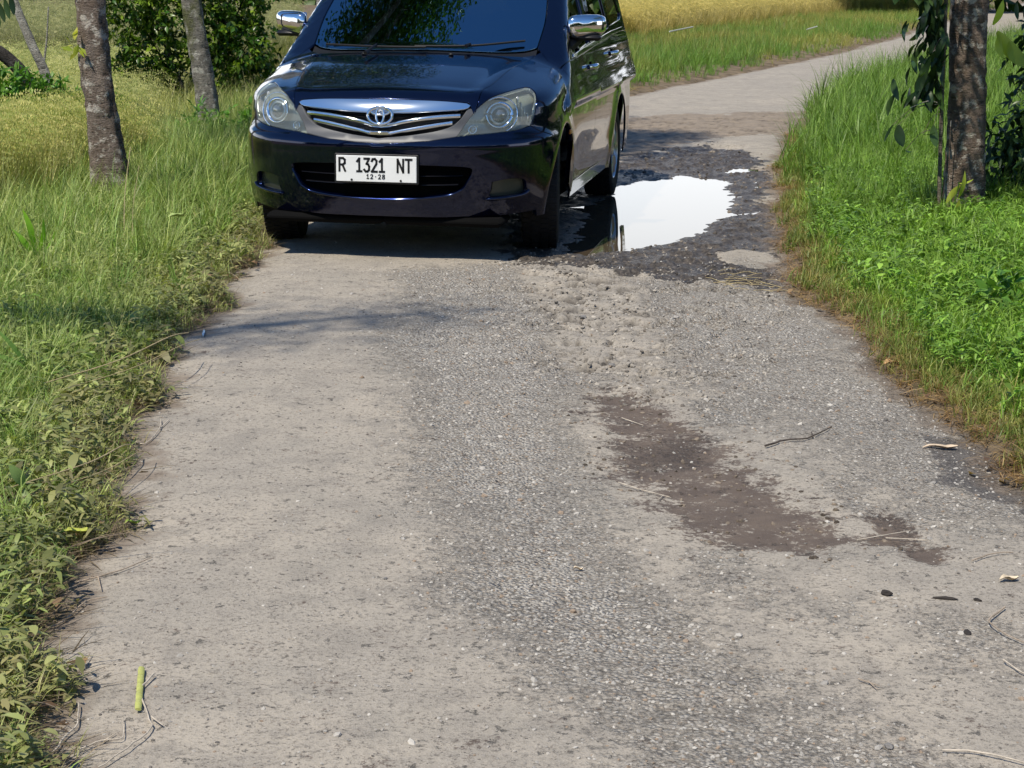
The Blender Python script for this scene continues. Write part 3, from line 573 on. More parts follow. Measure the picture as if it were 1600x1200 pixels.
def body(p):
    x, y, z = np.abs(p[..., 0]), p[..., 1], p[..., 2]
    Wd = .887-np.where(z < .68, .15, .10)*(z-.68)**2
    for yc in (0, 2.75):
        r = np.sqrt((y-yc)**2+(z-.33)**2); Wd = Wd+.014*np.exp(-((r-.40)/.06)**2)
    # shoulder crease and lower door hollow
    Wd = Wd+.004*np.exp(-((z-(.90+.02*y))/.03)**2)-.012*np.exp(-((z-.50)/.10)**2)*sst(.45, .8, y)*sst(2.4, 2.1, y)
    Wd = np.maximum(Wd, .3)
    A = .68; n = 2.45; y0 = herm(z, PZ, PY)+A
    fy = np.maximum(0, y0-y)/A; ry = np.maximum(0, y-(3.42-.10*np.clip(z-.6, 0, 1)))/.3
    f1 = ((x/Wd)**n+fy**n+ry**n)**(1/n)*.7-.7
    H = herm(y, HY, HZ)-(.055*(x/.75)**2+.05*(x/.85)**6)*sst(.75, .15, y)+.010*np.exp(-((x-.50-.12*(y+.7))/.05)**2)*sst(.3, -.2, y)
    f = smax(f1, (z-H)*.95, .05); f = smax(f, .20-z, .03)
    gs = (x-(.862-(z-1.05)*.27))*.965
    gf = (.16+1.62*(z-1.10)+.16*(x/.75)**2-y)*.52
    gr = (y-(3.72-(z-1.0)*.30))*.95
    gt = z-(1.745-.045*(x/.7)**2-.045*((y-1.9))**2*np.where(y < 1.9, 1.4, .35))
    g = smax(smax(smax(gs, gf, .05), gt, .09), gr, .1); g = smax(g, .8-z, .02)
    return smin(f, g, .025)
def march(o, d, off=0, n=230, step=.7):
    t = np.zeros(len(o))
    for i in range(n): t = t+step*np.clip(body(o+d*t[:, None])-off, -.2, 1.5)
    return o+d*t[:, None]
def normal(p, e=2e-3):
    g = np.stack([body(p+np.eye(3)[i]*e)-body(p-np.eye(3)[i]*e) for i in range(3)], -1); return g/(np.linalg.norm(g, axis=-1, keepdims=True)+1e-9)
def snap(p, off=0):
    p = np.array(p, float)
    for i in range(12): p = p-normal(p)*np.clip(body(p)-off, -.1, .1)[:, None]*.8
    return p
def basis(d):
    d = np.array(d, float); d /= np.linalg.norm(d); u = np.cross([0, 0, 1.], d); u /= np.linalg.norm(u); v = np.cross(d, u); return d, u, v
MODES = {'top': (0, 0, 1), 'front': (0, -1, 0), 'side': (1, 0, 0), 'ws': (0, -.52, .85), 'diag': (.62, -.35, .70), 'frame': (.88, -.42, .22), 'rear': (0, 1, 0)}
def to2(P, mode):
    P = np.atleast_2d(P)
    if mode == 'cyl': return np.stack([np.arctan2(P[:, 0], .2-P[:, 1])*.9, P[:, 2]], 1)
    if mode == 'top': return P[:, :2].copy()
    d, u, v = basis(MODES[mode]); return np.stack([P@u, P@v], 1)
def from2(Q, mode, off=0):
    if mode == 'cyl':
        th = Q[:, 0]/.9; d = np.stack([np.sin(th), -np.cos(th), 0*th], 1); o = d*1.6+np.stack([0*th, .2+0*th, Q[:, 1]], 1); return march(o, -d, off)
    if mode == 'top': o = np.column_stack([Q, np.full(len(Q), 2.6)]); return march(o, np.tile([0, 0, -1.], (len(Q), 1)), off)
    d, u, v = basis(MODES[mode]); o = Q[:, :1]*u+Q[:, 1:2]*v+d*4.5; return march(o, np.tile(-d, (len(Q), 1)), off)
def FX(x, z): return from2(to2([[x, 0, z]], 'front'), 'front')[0]
def SD(y, z): return from2(to2([[0, y, z]], 'side'), 'side')[0]
def TP(x, y): return from2(np.array([[x, y]]), 'top')[0]
def dense(C, step=.03):
    C = np.array(C, float); o = []
    for i in range(len(C)-1):
        m = max(1, int(round(np.linalg.norm(C[i+1]-C[i])/step)))
        for k in range(m): o.append(C[i]+(C[i+1]-C[i])*k/m)
    o.append(C[-1]); return snap(np.array(o))
def smooth_curve(C, sub=6):
    """Catmull-Rom through control points"""
    C = np.array(C, float); P = np.vstack([2*C[0]-C[1], C, 2*C[-1]-C[-2]]); o = []
    for i in range(1, len(P)-2):
        for k in range(sub):
            t = k/sub; a, b, c, d = P[i-1], P[i], P[i+1], P[i+2]
            o.append(.5*((2*b)+(-a+c)*t+(2*a-5*b+4*c-d)*t*t+(-a+3*b-3*c+d)*t**3))
    o.append(C[-1]); return np.array(o)
def offset2(Q, g):
    """inset a closed 2D loop by g (towards its inside)"""
    a = .5*np.sum(Q[:, 0]*np.roll(Q[:, 1], -1)-np.roll(Q[:, 0], -1)*Q[:, 1]); sg = 1 if a > 0 else -1
    e1 = Q-np.roll(Q, 1, 0); e2 = np.roll(Q, -1, 0)-Q
    e1 /= np.linalg.norm(e1, axis=1, keepdims=True)+1e-9; e2 /= np.linalg.norm(e2, axis=1, keepdims=True)+1e-9
    n1 = np.stack([-e1[:, 1], e1[:, 0]], 1); n2 = np.stack([-e2[:, 1], e2[:, 0]], 1); n = n1+n2; n /= np.linalg.norm(n, axis=1, keepdims=True)+1e-9
    return Q+sg*g*n/np.clip((n*n1).sum(1, keepdims=True), .5, 1)
def clean(P, mode, eps=.004):
    Q = to2(P, mode); keep = [0]
    for i in range(1, len(Q)):
        if np.linalg.norm(Q[i]-Q[keep[-1]]) > eps: keep.append(i)
    if np.linalg.norm(Q[keep[-1]]-Q[keep[0]]) < eps: keep.pop()
    return Q[keep]
def panel(name, loop, mode, material, parent, holes=(), res=.03, off=0., thick=.012, gap=.003, mirror=False, rim_mat=None, sgnflip=False):
    """drape a closed outline (3D points near the body) on the body, with folded edges"""
    loops = [offset2(clean(loop, mode), gap)]+[offset2(clean(h, mode), -gap) for h in holes]
    outer = loops[0]; lo = outer.min(0); hi = outer.max(0)
    g = np.stack(np.meshgrid(np.arange(lo[0], hi[0], res), np.arange(lo[1], hi[1], res*.9)), -1); g[1::2, :, 0] += res/2; g = g.reshape(-1, 2)
    k = pip(g, outer) & (pdist(g, outer) > res*.45)
    for h in loops[1:]: k &= ~pip(g, h) & (pdist(g, h) > res*.45)
    g = g[k]; V2 = list(map(tuple, g)); E = []; rings = []
    for L_ in loops:
        b = len(V2); V2 += list(map(tuple, L_)); n = len(L_); E += [(b+i, b+(i+1) % n) for i in range(n)]; rings.append(list(range(b, b+n)))
    vo, _, fo, ov, _, _ = delaunay_2d_cdt([Vector(v) for v in V2], E, [], 0, 1e-6)
    vo = np.array([tuple(v) for v in vo]); fo = np.array([tuple(f) for f in fo if len(f) == 3])
    cc = vo[fo].mean(1); k = pip(cc, outer)
    for h in loops[1:]: k &= ~pip(cc, h)
    fo = fo[k]; P = from2(vo, mode, off); Nn = normal(P)
    # orient
    fn = np.cross(P[fo[:, 1]]-P[fo[:, 0]], P[fo[:, 2]]-P[fo[:, 0]]); fl = (fn*Nn[fo[:, 0]]).sum(1) < 0; fo[fl] = fo[fl][:, ::-1]
    mp = {}
    for i, src in enumerate(ov):
        for s_ in src: mp[s_] = i
    V = [tuple(p) for p in P]; VN = [tuple(n) for n in Nn]; F = [tuple(map(int, f)) for f in fo]; mi = [0]*len(F)
    for ri, rg in enumerate(rings):
        idx = [mp[i] for i in rg if i in mp]; idx = [idx[i] for i in range(len(idx)) if idx[i] != idx[i-1]]
        n = len(idx); A_ = P[idx]; Na = Nn[idx]; T = np.roll(A_, -1, 0)-np.roll(A_, 1, 0); O_ = np.cross(T, Na); O_ /= np.linalg.norm(O_, axis=1, keepdims=True)+1e-9
        a2 = vo[idx]; ar = .5*np.sum(a2[:, 0]*np.roll(a2[:, 1], -1)-np.roll(a2[:, 0], -1)*a2[:, 1])
        # outward: away from panel interior
        mid = cc[k].mean(0)
        test = to2(A_+O_*.004, mode); ins = pip(test, outer if ri == 0 else loops[ri]); want = (ins.mean() < .5) if ri == 0 else (ins.mean() > .5)
        if not want: O_ = -O_
        b = len(V); B1 = A_-Na*.0015+O_*.0015; B2 = A_-Na*thick+O_*.0017
        V += [tuple(q) for q in A_]+[tuple(q) for q in B1]+[tuple(q) for q in B2]
        nb = (Na+O_); nb /= np.linalg.norm(nb, axis=1, keepdims=True)
        VN += [tuple(q) for q in Na]+[tuple(q) for q in (O_*.8+Na*.6)]+[tuple(q) for q in O_]
        for i in range(n):
            j = (i+1) % n
            for l0, l1 in ((0, 1), (1, 2)):
                q = (b+l0*n+i, b+l0*n+j, b+l1*n+j, b+l1*n+i)
                fnn = np.cross(np.array(V[q[1]])-np.array(V[q[0]]), np.array(V[q[3]])-np.array(V[q[0]]))
                if fnn@O_[i] < 0 and l0 == 1: q = q[::-1]
                elif l0 == 0 and fnn@(O_[i]+Na[i]) < 0: q = q[::-1]
                F.append(q); mi.append(1 if rim_mat else 0)
    res_o = []
    for sgn in ((1, -1) if mirror else (1,)):
        VV = [(sgn*x, y, z) for x, y, z in V]; NV = [(sgn*x, y, z) for x, y, z in VN]; FF = F if sgn == 1 else [f[::-1] for f in F]
        me = bpy.data.meshes.new(name); me.from_pydata(VV, [], FF); me.materials.append(material)
        if rim_mat: me.materials.append(rim_mat); me.polygons.foreach_set('material_index', mi)
        me.polygons.foreach_set('use_smooth', np.ones(len(FF), bool)); me.normals_split_custom_set_from_vertices(NV); me.update()
        res_o.append(link(name, me, parent))
    return res_o if mirror else res_o[0]
def mir(C): C = np.array(C, float).copy(); C[:, 0] *= -1; return C[::-1]
car = empty('minivan', (-.59, 10.8, -.012), -.168)
tag(car, 'dark navy minivan with chrome grille and white plate stopped beside the pothole', 'minivan')
# ---- shared curves (right-hand side, +x)
hood_cut = dense(smooth_curve([TP(.494, -.700), TP(.52, -.58), TP(.552, -.457), TP(.595, -.094), TP(.640, .12), TP(.672, .262)]))
hood_front = dense([FX(0, .878), FX(.2, .876), FX(.355, .872), FX(.464, .862), TP(.494, -.700)])
hl_in = [(.413, .690), (.458, .76), (.505, .830)]
hl_top = [(.505, .830), (.575, .890), (.645, .917), (.722, .934), (.768, .914), (.792, .862), (.790, .80), (.772, .737)]
hl_bot = [(.772, .737), (.70, .717), (.58, .704), (.413, .690)]
c_hin = dense([FX(*p) for p in hl_in]); c_htop = dense(smooth_curve([FX(*p) for p in hl_top], 5), .02); c_hbot = dense(smooth_curve([FX(*p) for p in hl_bot], 4), .02)
def arc(yc, a0, a1, r=.385, zc=.33, n=26): return np.array([SD(yc+r*math.cos(R(a)), zc+r*math.sin(R(a))) for a in np.linspace(a0, a1, n)])
a_f = 180-math.degrees(math.asin((.62-.33)/.385))
arch_low = arc(0, a_f, 194, n=12); arch_up = arc(0, a_f, -6, n=26)
seam = dense([c_htop[-1], SD(-.46, .705), SD(-.32, .665), arch_up[0]])
bot = dense([arch_low[-1], SD(-.44, .235), FX(.80, .272), FX(.70, .262), FX(.45, .256), FX(.2, .252), FX(0, .252)])
surr_low = dense([FX(.413, .690), FX(.273, .667), FX(.12, .654), FX(0, .649)])
btop_r = np.vstack([surr_low[::-1], c_hbot[::-1][1:], seam[1:], arch_low[1:], bot[1:]])      # from x=0 top round to x=0 bottom
bump = np.vstack([btop_r, mir(btop_r)[1:-1]])
def fx(L_): return np.array([FX(*p) for p in L_])
intake_r = dense(smooth_curve(fx([(0, .538), (.25, .536), (.46, .528), (.500, .508), (.478, .455), (.444, .405), (.375, .378), (.2, .360), (0, .354)]), 3), .02)
intake = np.vstack([intake_r, mir(intake_r)[1:-1]])
fogo = dense(smooth_curve(fx([(.600, .444), (.68, .458), (.750, .452), (.764, .41), (.758, .374), (.70, .366), (.592, .364), (.594, .40), (.600, .444)]), 3), .02)[:-1]
ob = panel('front_bumper', bump, 'cyl', M_['paint'], car, holes=[intake, fogo, mir(fogo)], res=.026, thick=.035)
hood_r = dense([TP(.672, .262), TP(.60, .195), TP(.45, .135), TP(.25, .105), TP(0, .095)])
hood = np.vstack([hood_front, hood_cut[1:], hood_r[1:]]); hood = np.vstack([hood, mir(hood)[1:-1]])
panel('hood', hood, 'top', M_['paint'], car, res=.03, thick=.02, gap=.003)
# ---- fenders
ws_side = dense(smooth_curve([np.array((.672, .33, 1.128)), np.array((.678, .565, 1.262)), np.array((.660, .76, 1.38)), np.array((.628, 1.0, 1.520)), np.array((.60, 1.12, 1.59))]))
dcut = dense(smooth_curve([SD(.330, .335), SD(.315, .42), SD(.285, .60), SD(.235, .78), SD(.20, .93), SD(.205, 1.015)]))
cowl_c = dense([TP(.672, .262), TP(.70, .30), (.752, .235, 1.06), dcut[-1]])
fend = np.vstack([hood_cut, cowl_c[1:], dcut[::-1][1:], dense([dcut[0], arch_up[-1]])[1:], arch_up[::-1][1:], seam[::-1][1:], c_htop[::-1][1:]])
panel('fender', fend, 'diag', M_['paint'], car, res=.028, mirror=True, thick=.03)
# ---- doors, quarter, sills
def belt(y): return 1.035+.05*np.clip(y, 0, 4)-.004*y*y
d2 = dense([SD(1.42, .335), SD(1.425, .7), SD(1.41, belt(1.41))])
belt1 = dense([SD(.205, 1.015), SD(.34, belt(.3)), SD(.8, belt(.8)), SD(1.41, belt(1.41))]); belt2 = dense([SD(1.41, belt(1.41)), SD(2.0, belt(2.0)), SD(2.62, belt(2.62))])
rar = arc(2.75, 182, 128, .395, n=14)
d3 = dense([rar[-1], SD(2.58, .80), SD(2.63, .95), SD(2.62, belt(2.62))])
sill_t = dense([SD(.330, .335), SD(1.42, .335)])
panel('front_door', np.vstack([belt1, d2[::-1][1:], sill_t[::-1][1:], dcut[1:-1]]), 'side', M_['paint'], car, res=.04, mirror=True)
sb = dense([SD(1.42, .335), SD(2.30, .335)]); 
panel('rear_door', np.vstack([belt2, d3[::-1][1:], rar[::-1][1:], dense([rar[0], SD(1.42, .335)])[1:], d2[1:-1]]), 'side', M_['paint'], car, res=.04, mirror=True)
rar2 = arc(2.75, 128, -8, .395, n=22); belt3 = dense([SD(2.62, belt(2.62)), SD(3.1, belt(3.1)), SD(3.50, belt(3.3)-.01)])
tail = dense([SD(3.50, belt(3.3)-.01), SD(3.53, .9), SD(3.55, .6), SD(3.52, .30), SD(3.3, .28)])
panel('rear_quarter_panel', np.vstack([belt3, tail[1:], dense([tail[-1], rar2[-1]])[1:], rar2[::-1][1:], d3[1:-1]]), 'side', M_['paint'], car, res=.04, mirror=True)
sl = dense([SD(.37, .322), SD(2.36, .322), SD(2.38, .235), SD(.39, .235), SD(.37, .322)])[:-1]
panel('sill', sl, 'side', M_['paint'], car, res=.05, mirror=True, off=-.004)
# ---- greenhouse
def GS(y, z): return SD(y, z)
roof_side = dense(smooth_curve([ws_side[-1], np.array((.635, 1.35, 1.655)), np.array((.640, 1.9, 1.675)), np.array((.635, 2.8, 1.665)), np.array((.615, 3.35, 1.62))]))
frame_l = np.vstack([ws_side, roof_side[1:], dense([roof_side[-1], SD(3.50, 1.40), SD(3.50, belt(3.3)-.01)])[1:], belt3[::-1][1:], belt2[::-1][1:], belt1[::-1][1:], cowl_c[::-1][1:-2]])
w0 = dense(smooth_curve([SD(.44, 1.105), SD(.68, 1.245), SD(.735, 1.265), SD(.74, 1.10), SD(.60, 1.088), SD(.44, 1.105)], 4), .03)[:-1]
w1 = dense([SD(.80, 1.105), SD(.80, 1.30), SD(1.02, 1.455), SD(1.22, 1.545), SD(1.36, 1.56), SD(1.36, 1.13)], .04)
w2 = dense([SD(1.47, 1.135), SD(1.47, 1.565), SD(2.0, 1.575), SD(2.46, 1.565), SD(2.50, 1.19)], .04)
w3 = dense([SD(2.62, 1.20), SD(2.58, 1.555), SD(3.2, 1.53), SD(3.40, 1.26), SD(3.3, 1.23)], .04)
side_o = panel('side_frame', frame_l, 'frame', M_['paint'], car, holes=[w0, w1, w2, w3], res=.04, mirror=True, thick=.02)
for nm, w in (('quarter_glass', w0), ('front_side_window', w1), ('rear_side_window', w2), ('luggage_window', w3)):
    panel(nm, w, 'frame', M_['glass'], car, res=.06, mirror=True, thick=.004, off=-.010, gap=-.004)
bp = dense([SD(1.365, 1.12), SD(1.365, 1.56), SD(1.465, 1.565), SD(1.465, 1.125)], .06); panel('door_pillar', bp, 'side', M_['trim'], car, off=.002, thick=.01, mirror=True, gap=0)
bs = np.vstack([dense([SD(.50, belt(.5)+.006), SD(1.40, belt(1.4)+.004), SD(2.6, belt(2.6)+.004), SD(3.3, belt(3.2))]), dense([SD(3.3, belt(3.2)+.022), SD(2.6, belt(2.6)+.026), SD(1.40, belt(1.4)+.026), SD(.50, belt(.5)+.024)])])
panel('belt_moulding', bs, 'side', M_['chrome'], car, off=.006, thick=.006, res=.05, mirror=True, gap=0)
base = dense(smooth_curve([TP(0, .165), TP(.25, .178), TP(.45, .215), TP(.60, .275), ws_side[0]]))
ws_top = dense(smooth_curve([ws_side[-1], np.array((.40, 1.06, 1.655)), np.array((.2, 1.03, 1.67)), np.array((0, 1.02, 1.675))]))
wsl = np.vstack([base, ws_side[1:], ws_top[1:]]); wsl = np.vstack([wsl, mir(wsl)[1:-1]])
panel('windshield', wsl, 'ws', M_['film'], car, res=.05, off=-.004, thick=.004, gap=.004)
cw = np.vstack([hood_r[::-1], dense([hood_r[0], ws_side[0]])[1:], base[::-1][1:]]); cw = np.vstack([cw, mir(cw)[1:-1]])
panel('cowl', cw, 'top', M_['black'], car, res=.03, off=-.012, thick=.01, gap=.001)
rt = np.vstack([ws_top[::-1], roof_side[1:], dense([roof_side[-1], np.array((.3, 3.42, 1.66)), np.array((0, 3.45, 1.67))])[1:]]); rt = np.vstack([rt, mir(rt)[1:-1]])
panel('roof', rt, 'top', M_['paint'], car, res=.07)
# rear
def RX(x, z): return from2(to2([[x, 0, z]], 'rear'), 'rear')[0]
tg = dense([RX(0, .50), RX(.68, .50), RX(.74, .80), RX(.72, 1.05), RX(.64, 1.45), RX(.56, 1.60), RX(0, 1.63)]); tgl = np.vstack([tg, mir(tg)[1:-1]])
rwn = dense([RX(0, 1.10), RX(.62, 1.12), RX(.55, 1.50), RX(0, 1.53)], .06); rwn = np.vstack([rwn, mir(rwn)[1:-1]])
panel('tailgate', tgl, 'rear', M_['paint'], car, holes=[rwn], res=.06)
panel('rear_window', rwn, 'rear', M_['glass'], car, res=.08, off=-.008, gap=-.004, thick=.004)
tl = dense([RX(.76, .82), RX(.80, .85), RX(.80, 1.08), RX(.74, 1.10)], .04); panel('tail_light', tl, 'rear', M_['red'], car, res=.04, mirror=True, off=.006)
rb = dense([RX(0, .28), RX(.78, .28), RX(.83, .60), RX(.80, .79), RX(.76, .79), RX(.69, .485), RX(0, .485)]); rb = np.vstack([rb, mir(rb)[1:-1]])
panel('rear_bumper', rb, 'rear', M_['paint'], car, res=.06, off=.004)
# ---- grille
ginn = [(.462, .834), (.412, .762), (.34, .725), (.20, .698), (0, .676)]
gi = dense(smooth_curve(fx(ginn), 4), .02)
su = np.vstack([dense([FX(.462, .834), FX(.505, .830)]), c_hin[::-1][1:], surr_low[1:], mir(surr_low)[1:], mir(c_hin[::-1])[1:], mir(dense([FX(.462, .834), FX(.505, .830)]))[1:], mir(gi[::-1])[1:][::1][::1] if False else gi[:0]])
gl = np.vstack([gi, mir(gi)[1:]])          # right top -> bottom -> left top
su = np.vstack([su, gl[::-1][1:-1]])
panel('grille_surround', su, 'front', M_['satin'], car, res=.02, off=-.003, thick=.05, gap=.0015)
ct = dense(fx([(0, .875), (.2, .8735), (.355, .869), (.455, .860), (.474, .850)])); cb = dense(smooth_curve(fx([(.474, .850), (.455, .836), (.40, .829), (.2, .816), (0, .807)]), 4))
cs = np.vstack([ct, cb[1:]]); cs = np.vstack([cs, mir(cs)[1:-1]])
grille = panel('grille', np.vstack([dense(fx([(-.47, .85), (0, .86), (.47, .85)])), gl]), 'front', M_['black'], car, res=.03, off=-.055, thick=.01, gap=-.006)
panel('grille_chrome_strip', cs, 'front', M_['chrome'], grille, res=.015, off=.005, thick=.02, gap=0)
def bar(name, ctr, hw, material, parent, off, th=.012, dep=.03):
    C = smooth_curve(fx([(x, z) for x, z in ctr]), 4); C = np.vstack([mir(C)[:-1], C]); P = snap(C, off); m_ = len(P)
    Nn = normal(P); Nn[:, 2] = 0; Nn /= np.linalg.norm(Nn, axis=1, keepdims=True); V = []
    up = np.array([0, 0, 1.])
    for p, n in zip(P, Nn):
        for a, b in ((0, hw), (.006, hw*.6), (.008, -hw*.3), (.004, -hw), (-dep, -hw), (-dep, hw)): V.append(p+n*a+up*b)
    F = [(i*6+k, i*6+(k+1) % 6, (i+1)*6+(k+1) % 6, (i+1)*6+k) for i in range(m_-1) for k in range(6)]+[tuple(range(6)), tuple((m_-1)*6+k for k in range(5, -1, -1))]
    b = MB(); b.add(V, F); return b.build(name, material, parent, angle=60)
bar('grille_bar', [(0, .741), (.05, .745), (.12, .762), (.28, .788), (.425, .800)], .0105, M_['chrome'], grille, -.012)
bar('grille_bar', [(0, .702), (.06, .706), (.12, .718), (.25, .740), (.385, .760)], .0105, M_['chrome'], grille, -.012)
bar('grille_slat', [(0, .779), (.12, .790), (.28, .812), (.43, .822)], .003, M_['trim'], grille, -.03)
b = MB(); b.box((0, FX(0, .702)[1]-.004, .700), (.11, .014, .024), bev=.005); b.build('grille_centre_lug', M_['chrome'], grille)
# emblem: an upright oval ring with two inner ovals
ec = FX(0, .795); ec = np.array([0, ec[1]-.020, .793])
def oval(rx, rz, cz, r, dy=0, n=40): return [np.array([rx*math.cos(q), dy+.012*(math.sin(q)*rz)*0-0, cz+rz*math.sin(q)]) for q in np.linspace(0, 2*math.pi, n+1)]
emb = MB(); tl_ = .18
def emb_add(rx, rz, cz, r):
    P = oval(rx, rz, cz, r); P = [ec+np.array([p[0], p[2]*math.sin(-tl_)*-1, p[2]*math.cos(tl_)]) for p in P]
    emb.tube(P, r, 8, cap=False)
emb_add(.067, .047, 0, .0085); emb_add(.021, .042, 0, .0068); emb_add(.050, .018, .022, .0066)
emb.build('emblem', M_['chrome'], grille, angle=80)
# ---- headlights: housing, rings, projector, small lamp and cover lens
hl_loop = np.vstack([c_hin, c_htop[1:], c_hbot[1:-1]])
lamps = []
for sgn in (1, -1):
    h = empty('headlight'); h.parent = car; lamps.append(h)
def both(fn):
    for sgn, h in zip((1, -1), lamps): fn(sgn, h)
pl = panel('lens', hl_loop, 'front', M_['lens'], None, res=.02, off=.000, thick=.02, mirror=True, gap=.003)
pb = panel('housing', hl_loop, 'front', M_['lampgrey'], None, res=.02, off=-.040, thick=.01, mirror=True, gap=-.006)
for i in (0, 1): pl[i].parent = lamps[i]; pb[i].parent = lamps[i]
def headlamp(sgn, h):
    def ring(x, z, rad, r, mt, nm, off=-.018, sy=1., seg=36, a0=0, a1=2*math.pi):
        c = FX(x, z); P = []
        for q in np.linspace(a0, a1, seg+1):
            px, pz = x+rad*math.cos(q), z+rad*sy*math.sin(q); y = c[1]+.45*(px-x)*.9-off+.25*(pz-z); P.append((sgn*px, y, pz))
        b = MB(); b.tube(P, r, 8, cap=(a1-a0 < 6)); return b.build(nm, mt, h, angle=80)
    x0, z0 = .618, .796
    ring(x0, z0, .064, .011, M_['chrome'], 'bezel_ring', -.02); ring(x0, z0, .044, .010, M_['bowl'], 'bezel_ring', -.028)
    ring(x0, z0+.002, .094, .004, M_['chrome'], 'divider_arc', -.012, 1.0, 30, -1.1, 2.2)
    ring(.488, .722, .020, .006, M_['chrome'], 'bezel_ring', -.014)
    c = FX(x0, z0); b = MB(); prof = [(0, .038), (.012, .036), (.022, .028), (.028, .016), (.030, .0)]
    V = [(sgn*(x0+r*math.cos(q)), c[1]+.03-d+.4*r*math.cos(q), z0+r*math.sin(q)) for d, r in prof for q in np.linspace(0, 2*math.pi, 21)[:-1]]
    F = [(i*20+k, i*20+(k+1) % 20, (i+1)*20+(k+1) % 20, (i+1)*20+k) for i in range(4) for k in range(20)]
    b.add(V, F); b.build('projector_lens', mat('projector_glass', (.25, .28, .28), .03, .6), h, angle=80)
    c = FX(.488, .722); b = MB(); V = [(sgn*(.488+r*math.cos(q)), c[1]+.022-d, .722+r*math.sin(q)) for d, r in ((0, .016), (.008, .012), (.011, 0)) for q in np.linspace(0, 2*math.pi, 17)[:-1]]
    b.add(V, [(i*16+k, i*16+(k+1) % 16, (i+1)*16+(k+1) % 16, (i+1)*16+k) for i in range(2) for k in range(16)]); b.build('position_bulb', M_['bowl'], h, angle=80)
    # faceted outer reflector
    b = MB()
    for k in range(5):
        xx = .70+.017*k; zz = .885-.026*k; c = FX(xx, zz-.03); b.box((sgn*xx, c[1]+.030, zz-.035), (.014, .012, .085-.006*k), bev=.004)
    b.build('turn_reflector', M_['bowl'], h)
both(headlamp)
# ---- lower intake and fog lamps
panel('intake_backing', intake, 'front', M_['dark'], car, res=.05, off=-.075, thick=.01, gap=-.012)
for z_ in (.475, .425): bar('intake_bar', [(0, z_-.004), (.2, z_-.002), (.36, z_), (.455-(.475-z_)*.5, z_+.002)], .004, M_['trim'], car, -.030)
for o_ in panel('fog_lamp', fogo, 'front', M_['fog'], car, res=.03, off=-.026, thick=.004, gap=-.002, mirror=True): pass
for s_ in (1, -1):
    P_ = smooth_curve(fx([(.565, .350), (.66, .356), (.745, .368), (.775, .392)]), 5); b = MB(); b.tube([np.array([s_*q[0], q[1]-.004, q[2]]) for q in P_], [.006]+[.015]*(len(P_)-2)+[.006], 10, sy=.7); b.build('fog_lamp_lip', M_['paint'], car, angle=80)
P_ = smooth_curve(fx([(-.445, .404), (-.375, .374), (-.2, .354), (0, .347), (.2, .354), (.375, .374), (.445, .404)]), 6); b = MB(); b.tube([q+np.array([0, -.001, 0]) for q in P_], .0075, 8); b.build('intake_lip', M_['paint'], car, angle=80)
pad = dense([SD(-.40, .22), FX(.78, .24), FX(.70, .235), FX(.4, .228), FX(0, .225)]); 
b = MB()
for s_ in (1, -1): b.box((s_*.33, -.60, .225), (.66, .30, .05), bev=.02)
b.box((0, .2, .30), (1.30, 1.5, .10), bev=.03)
b.build('air_dam', M_['dark'], car)
# ---- number plate
pc = np.array([-.003, -.866, .515]); tilt = .02
PM = Matrix.Rotation(-.035, 4, 'X')
b = MB(); b.box(pc+np.array([0, .006, 0]), (.462, .014, .158), bev=.004); npl = b.build('number_plate', M_['black'], car, smooth=False)
b = MB(); b.box(pc+np.array([0, -.003, 0]), (.441, .006, .139), bev=.002); fc = b.build('plate_face', M_['plate'], npl, smooth=False)
for xx in (-.135, .135):
    b = MB(); b.tube([pc+np.array([xx, -.004, -.060]), pc+np.array([xx, -.0085, -.060])], .006, 10); b.build('bolt', M_['black'], npl)
def text(s, x, z, size, sx, parent, nm, y=-.0065, material=None, weight=0.0):
    cu = bpy.data.curves.new(nm, 'FONT'); cu.body = s; cu.size = size; cu.align_x = 'CENTER'; cu.align_y = 'CENTER'; cu.extrude = .0012; cu.offset = weight; cu.resolution_u = 4
    o = bpy.data.objects.new(nm, cu); COL.objects.link(o); dg = bpy.context.evaluated_depsgraph_get(); me = bpy.data.meshes.new_from_object(o.evaluated_get(dg)); bpy.data.objects.remove(o)
    me.transform(Matrix.Translation(Vector(pc)+Vector((x, y, z))) @ Matrix.Diagonal((sx, 1, 1, 1)) @ Matrix.Rotation(math.pi/2, 4, 'X')); me.materials.clear(); me.materials.append(material or M_['ink'])
    o = bpy.data.objects.new(nm, me); COL.objects.link(o); o.parent = parent; return o
GL = {'R': [[(0, 0), (0, 1), (.6, 1), (.9, .88), (.9, .62), (.6, .5), (0, .5)], [(.5, .5), (.95, 0)]], '1': [[(.1, .78), (.5, 1), (.5, 0)], [(.1, 0), (.9, 0)]],
      '3': [[(.05, 1), (.9, 1), (.45, .6), (.75, .55), (.92, .38), (.88, .12), (.6, 0), (.3, 0), (.03, .14)]], '2': [[(.05, .82), (.2, .97), (.6, 1), (.88, .85), (.85, .6), (.05, 0), (.95, 0)]],
      'N': [[(0, 0), (0, 1), (.92, 0), (.92, 1)]], 'T': [[(0, 1), (1, 1)], [(.5, 1), (.5, 0)]], '8': [[(.5, .54), (.1, .7), (.15, .95), (.5, 1), (.85, .95), (.9, .7), (.5, .54), (.05, .35), (.1, .06), (.5, 0), (.9, .06), (.95, .35), (.5, .54)]]}
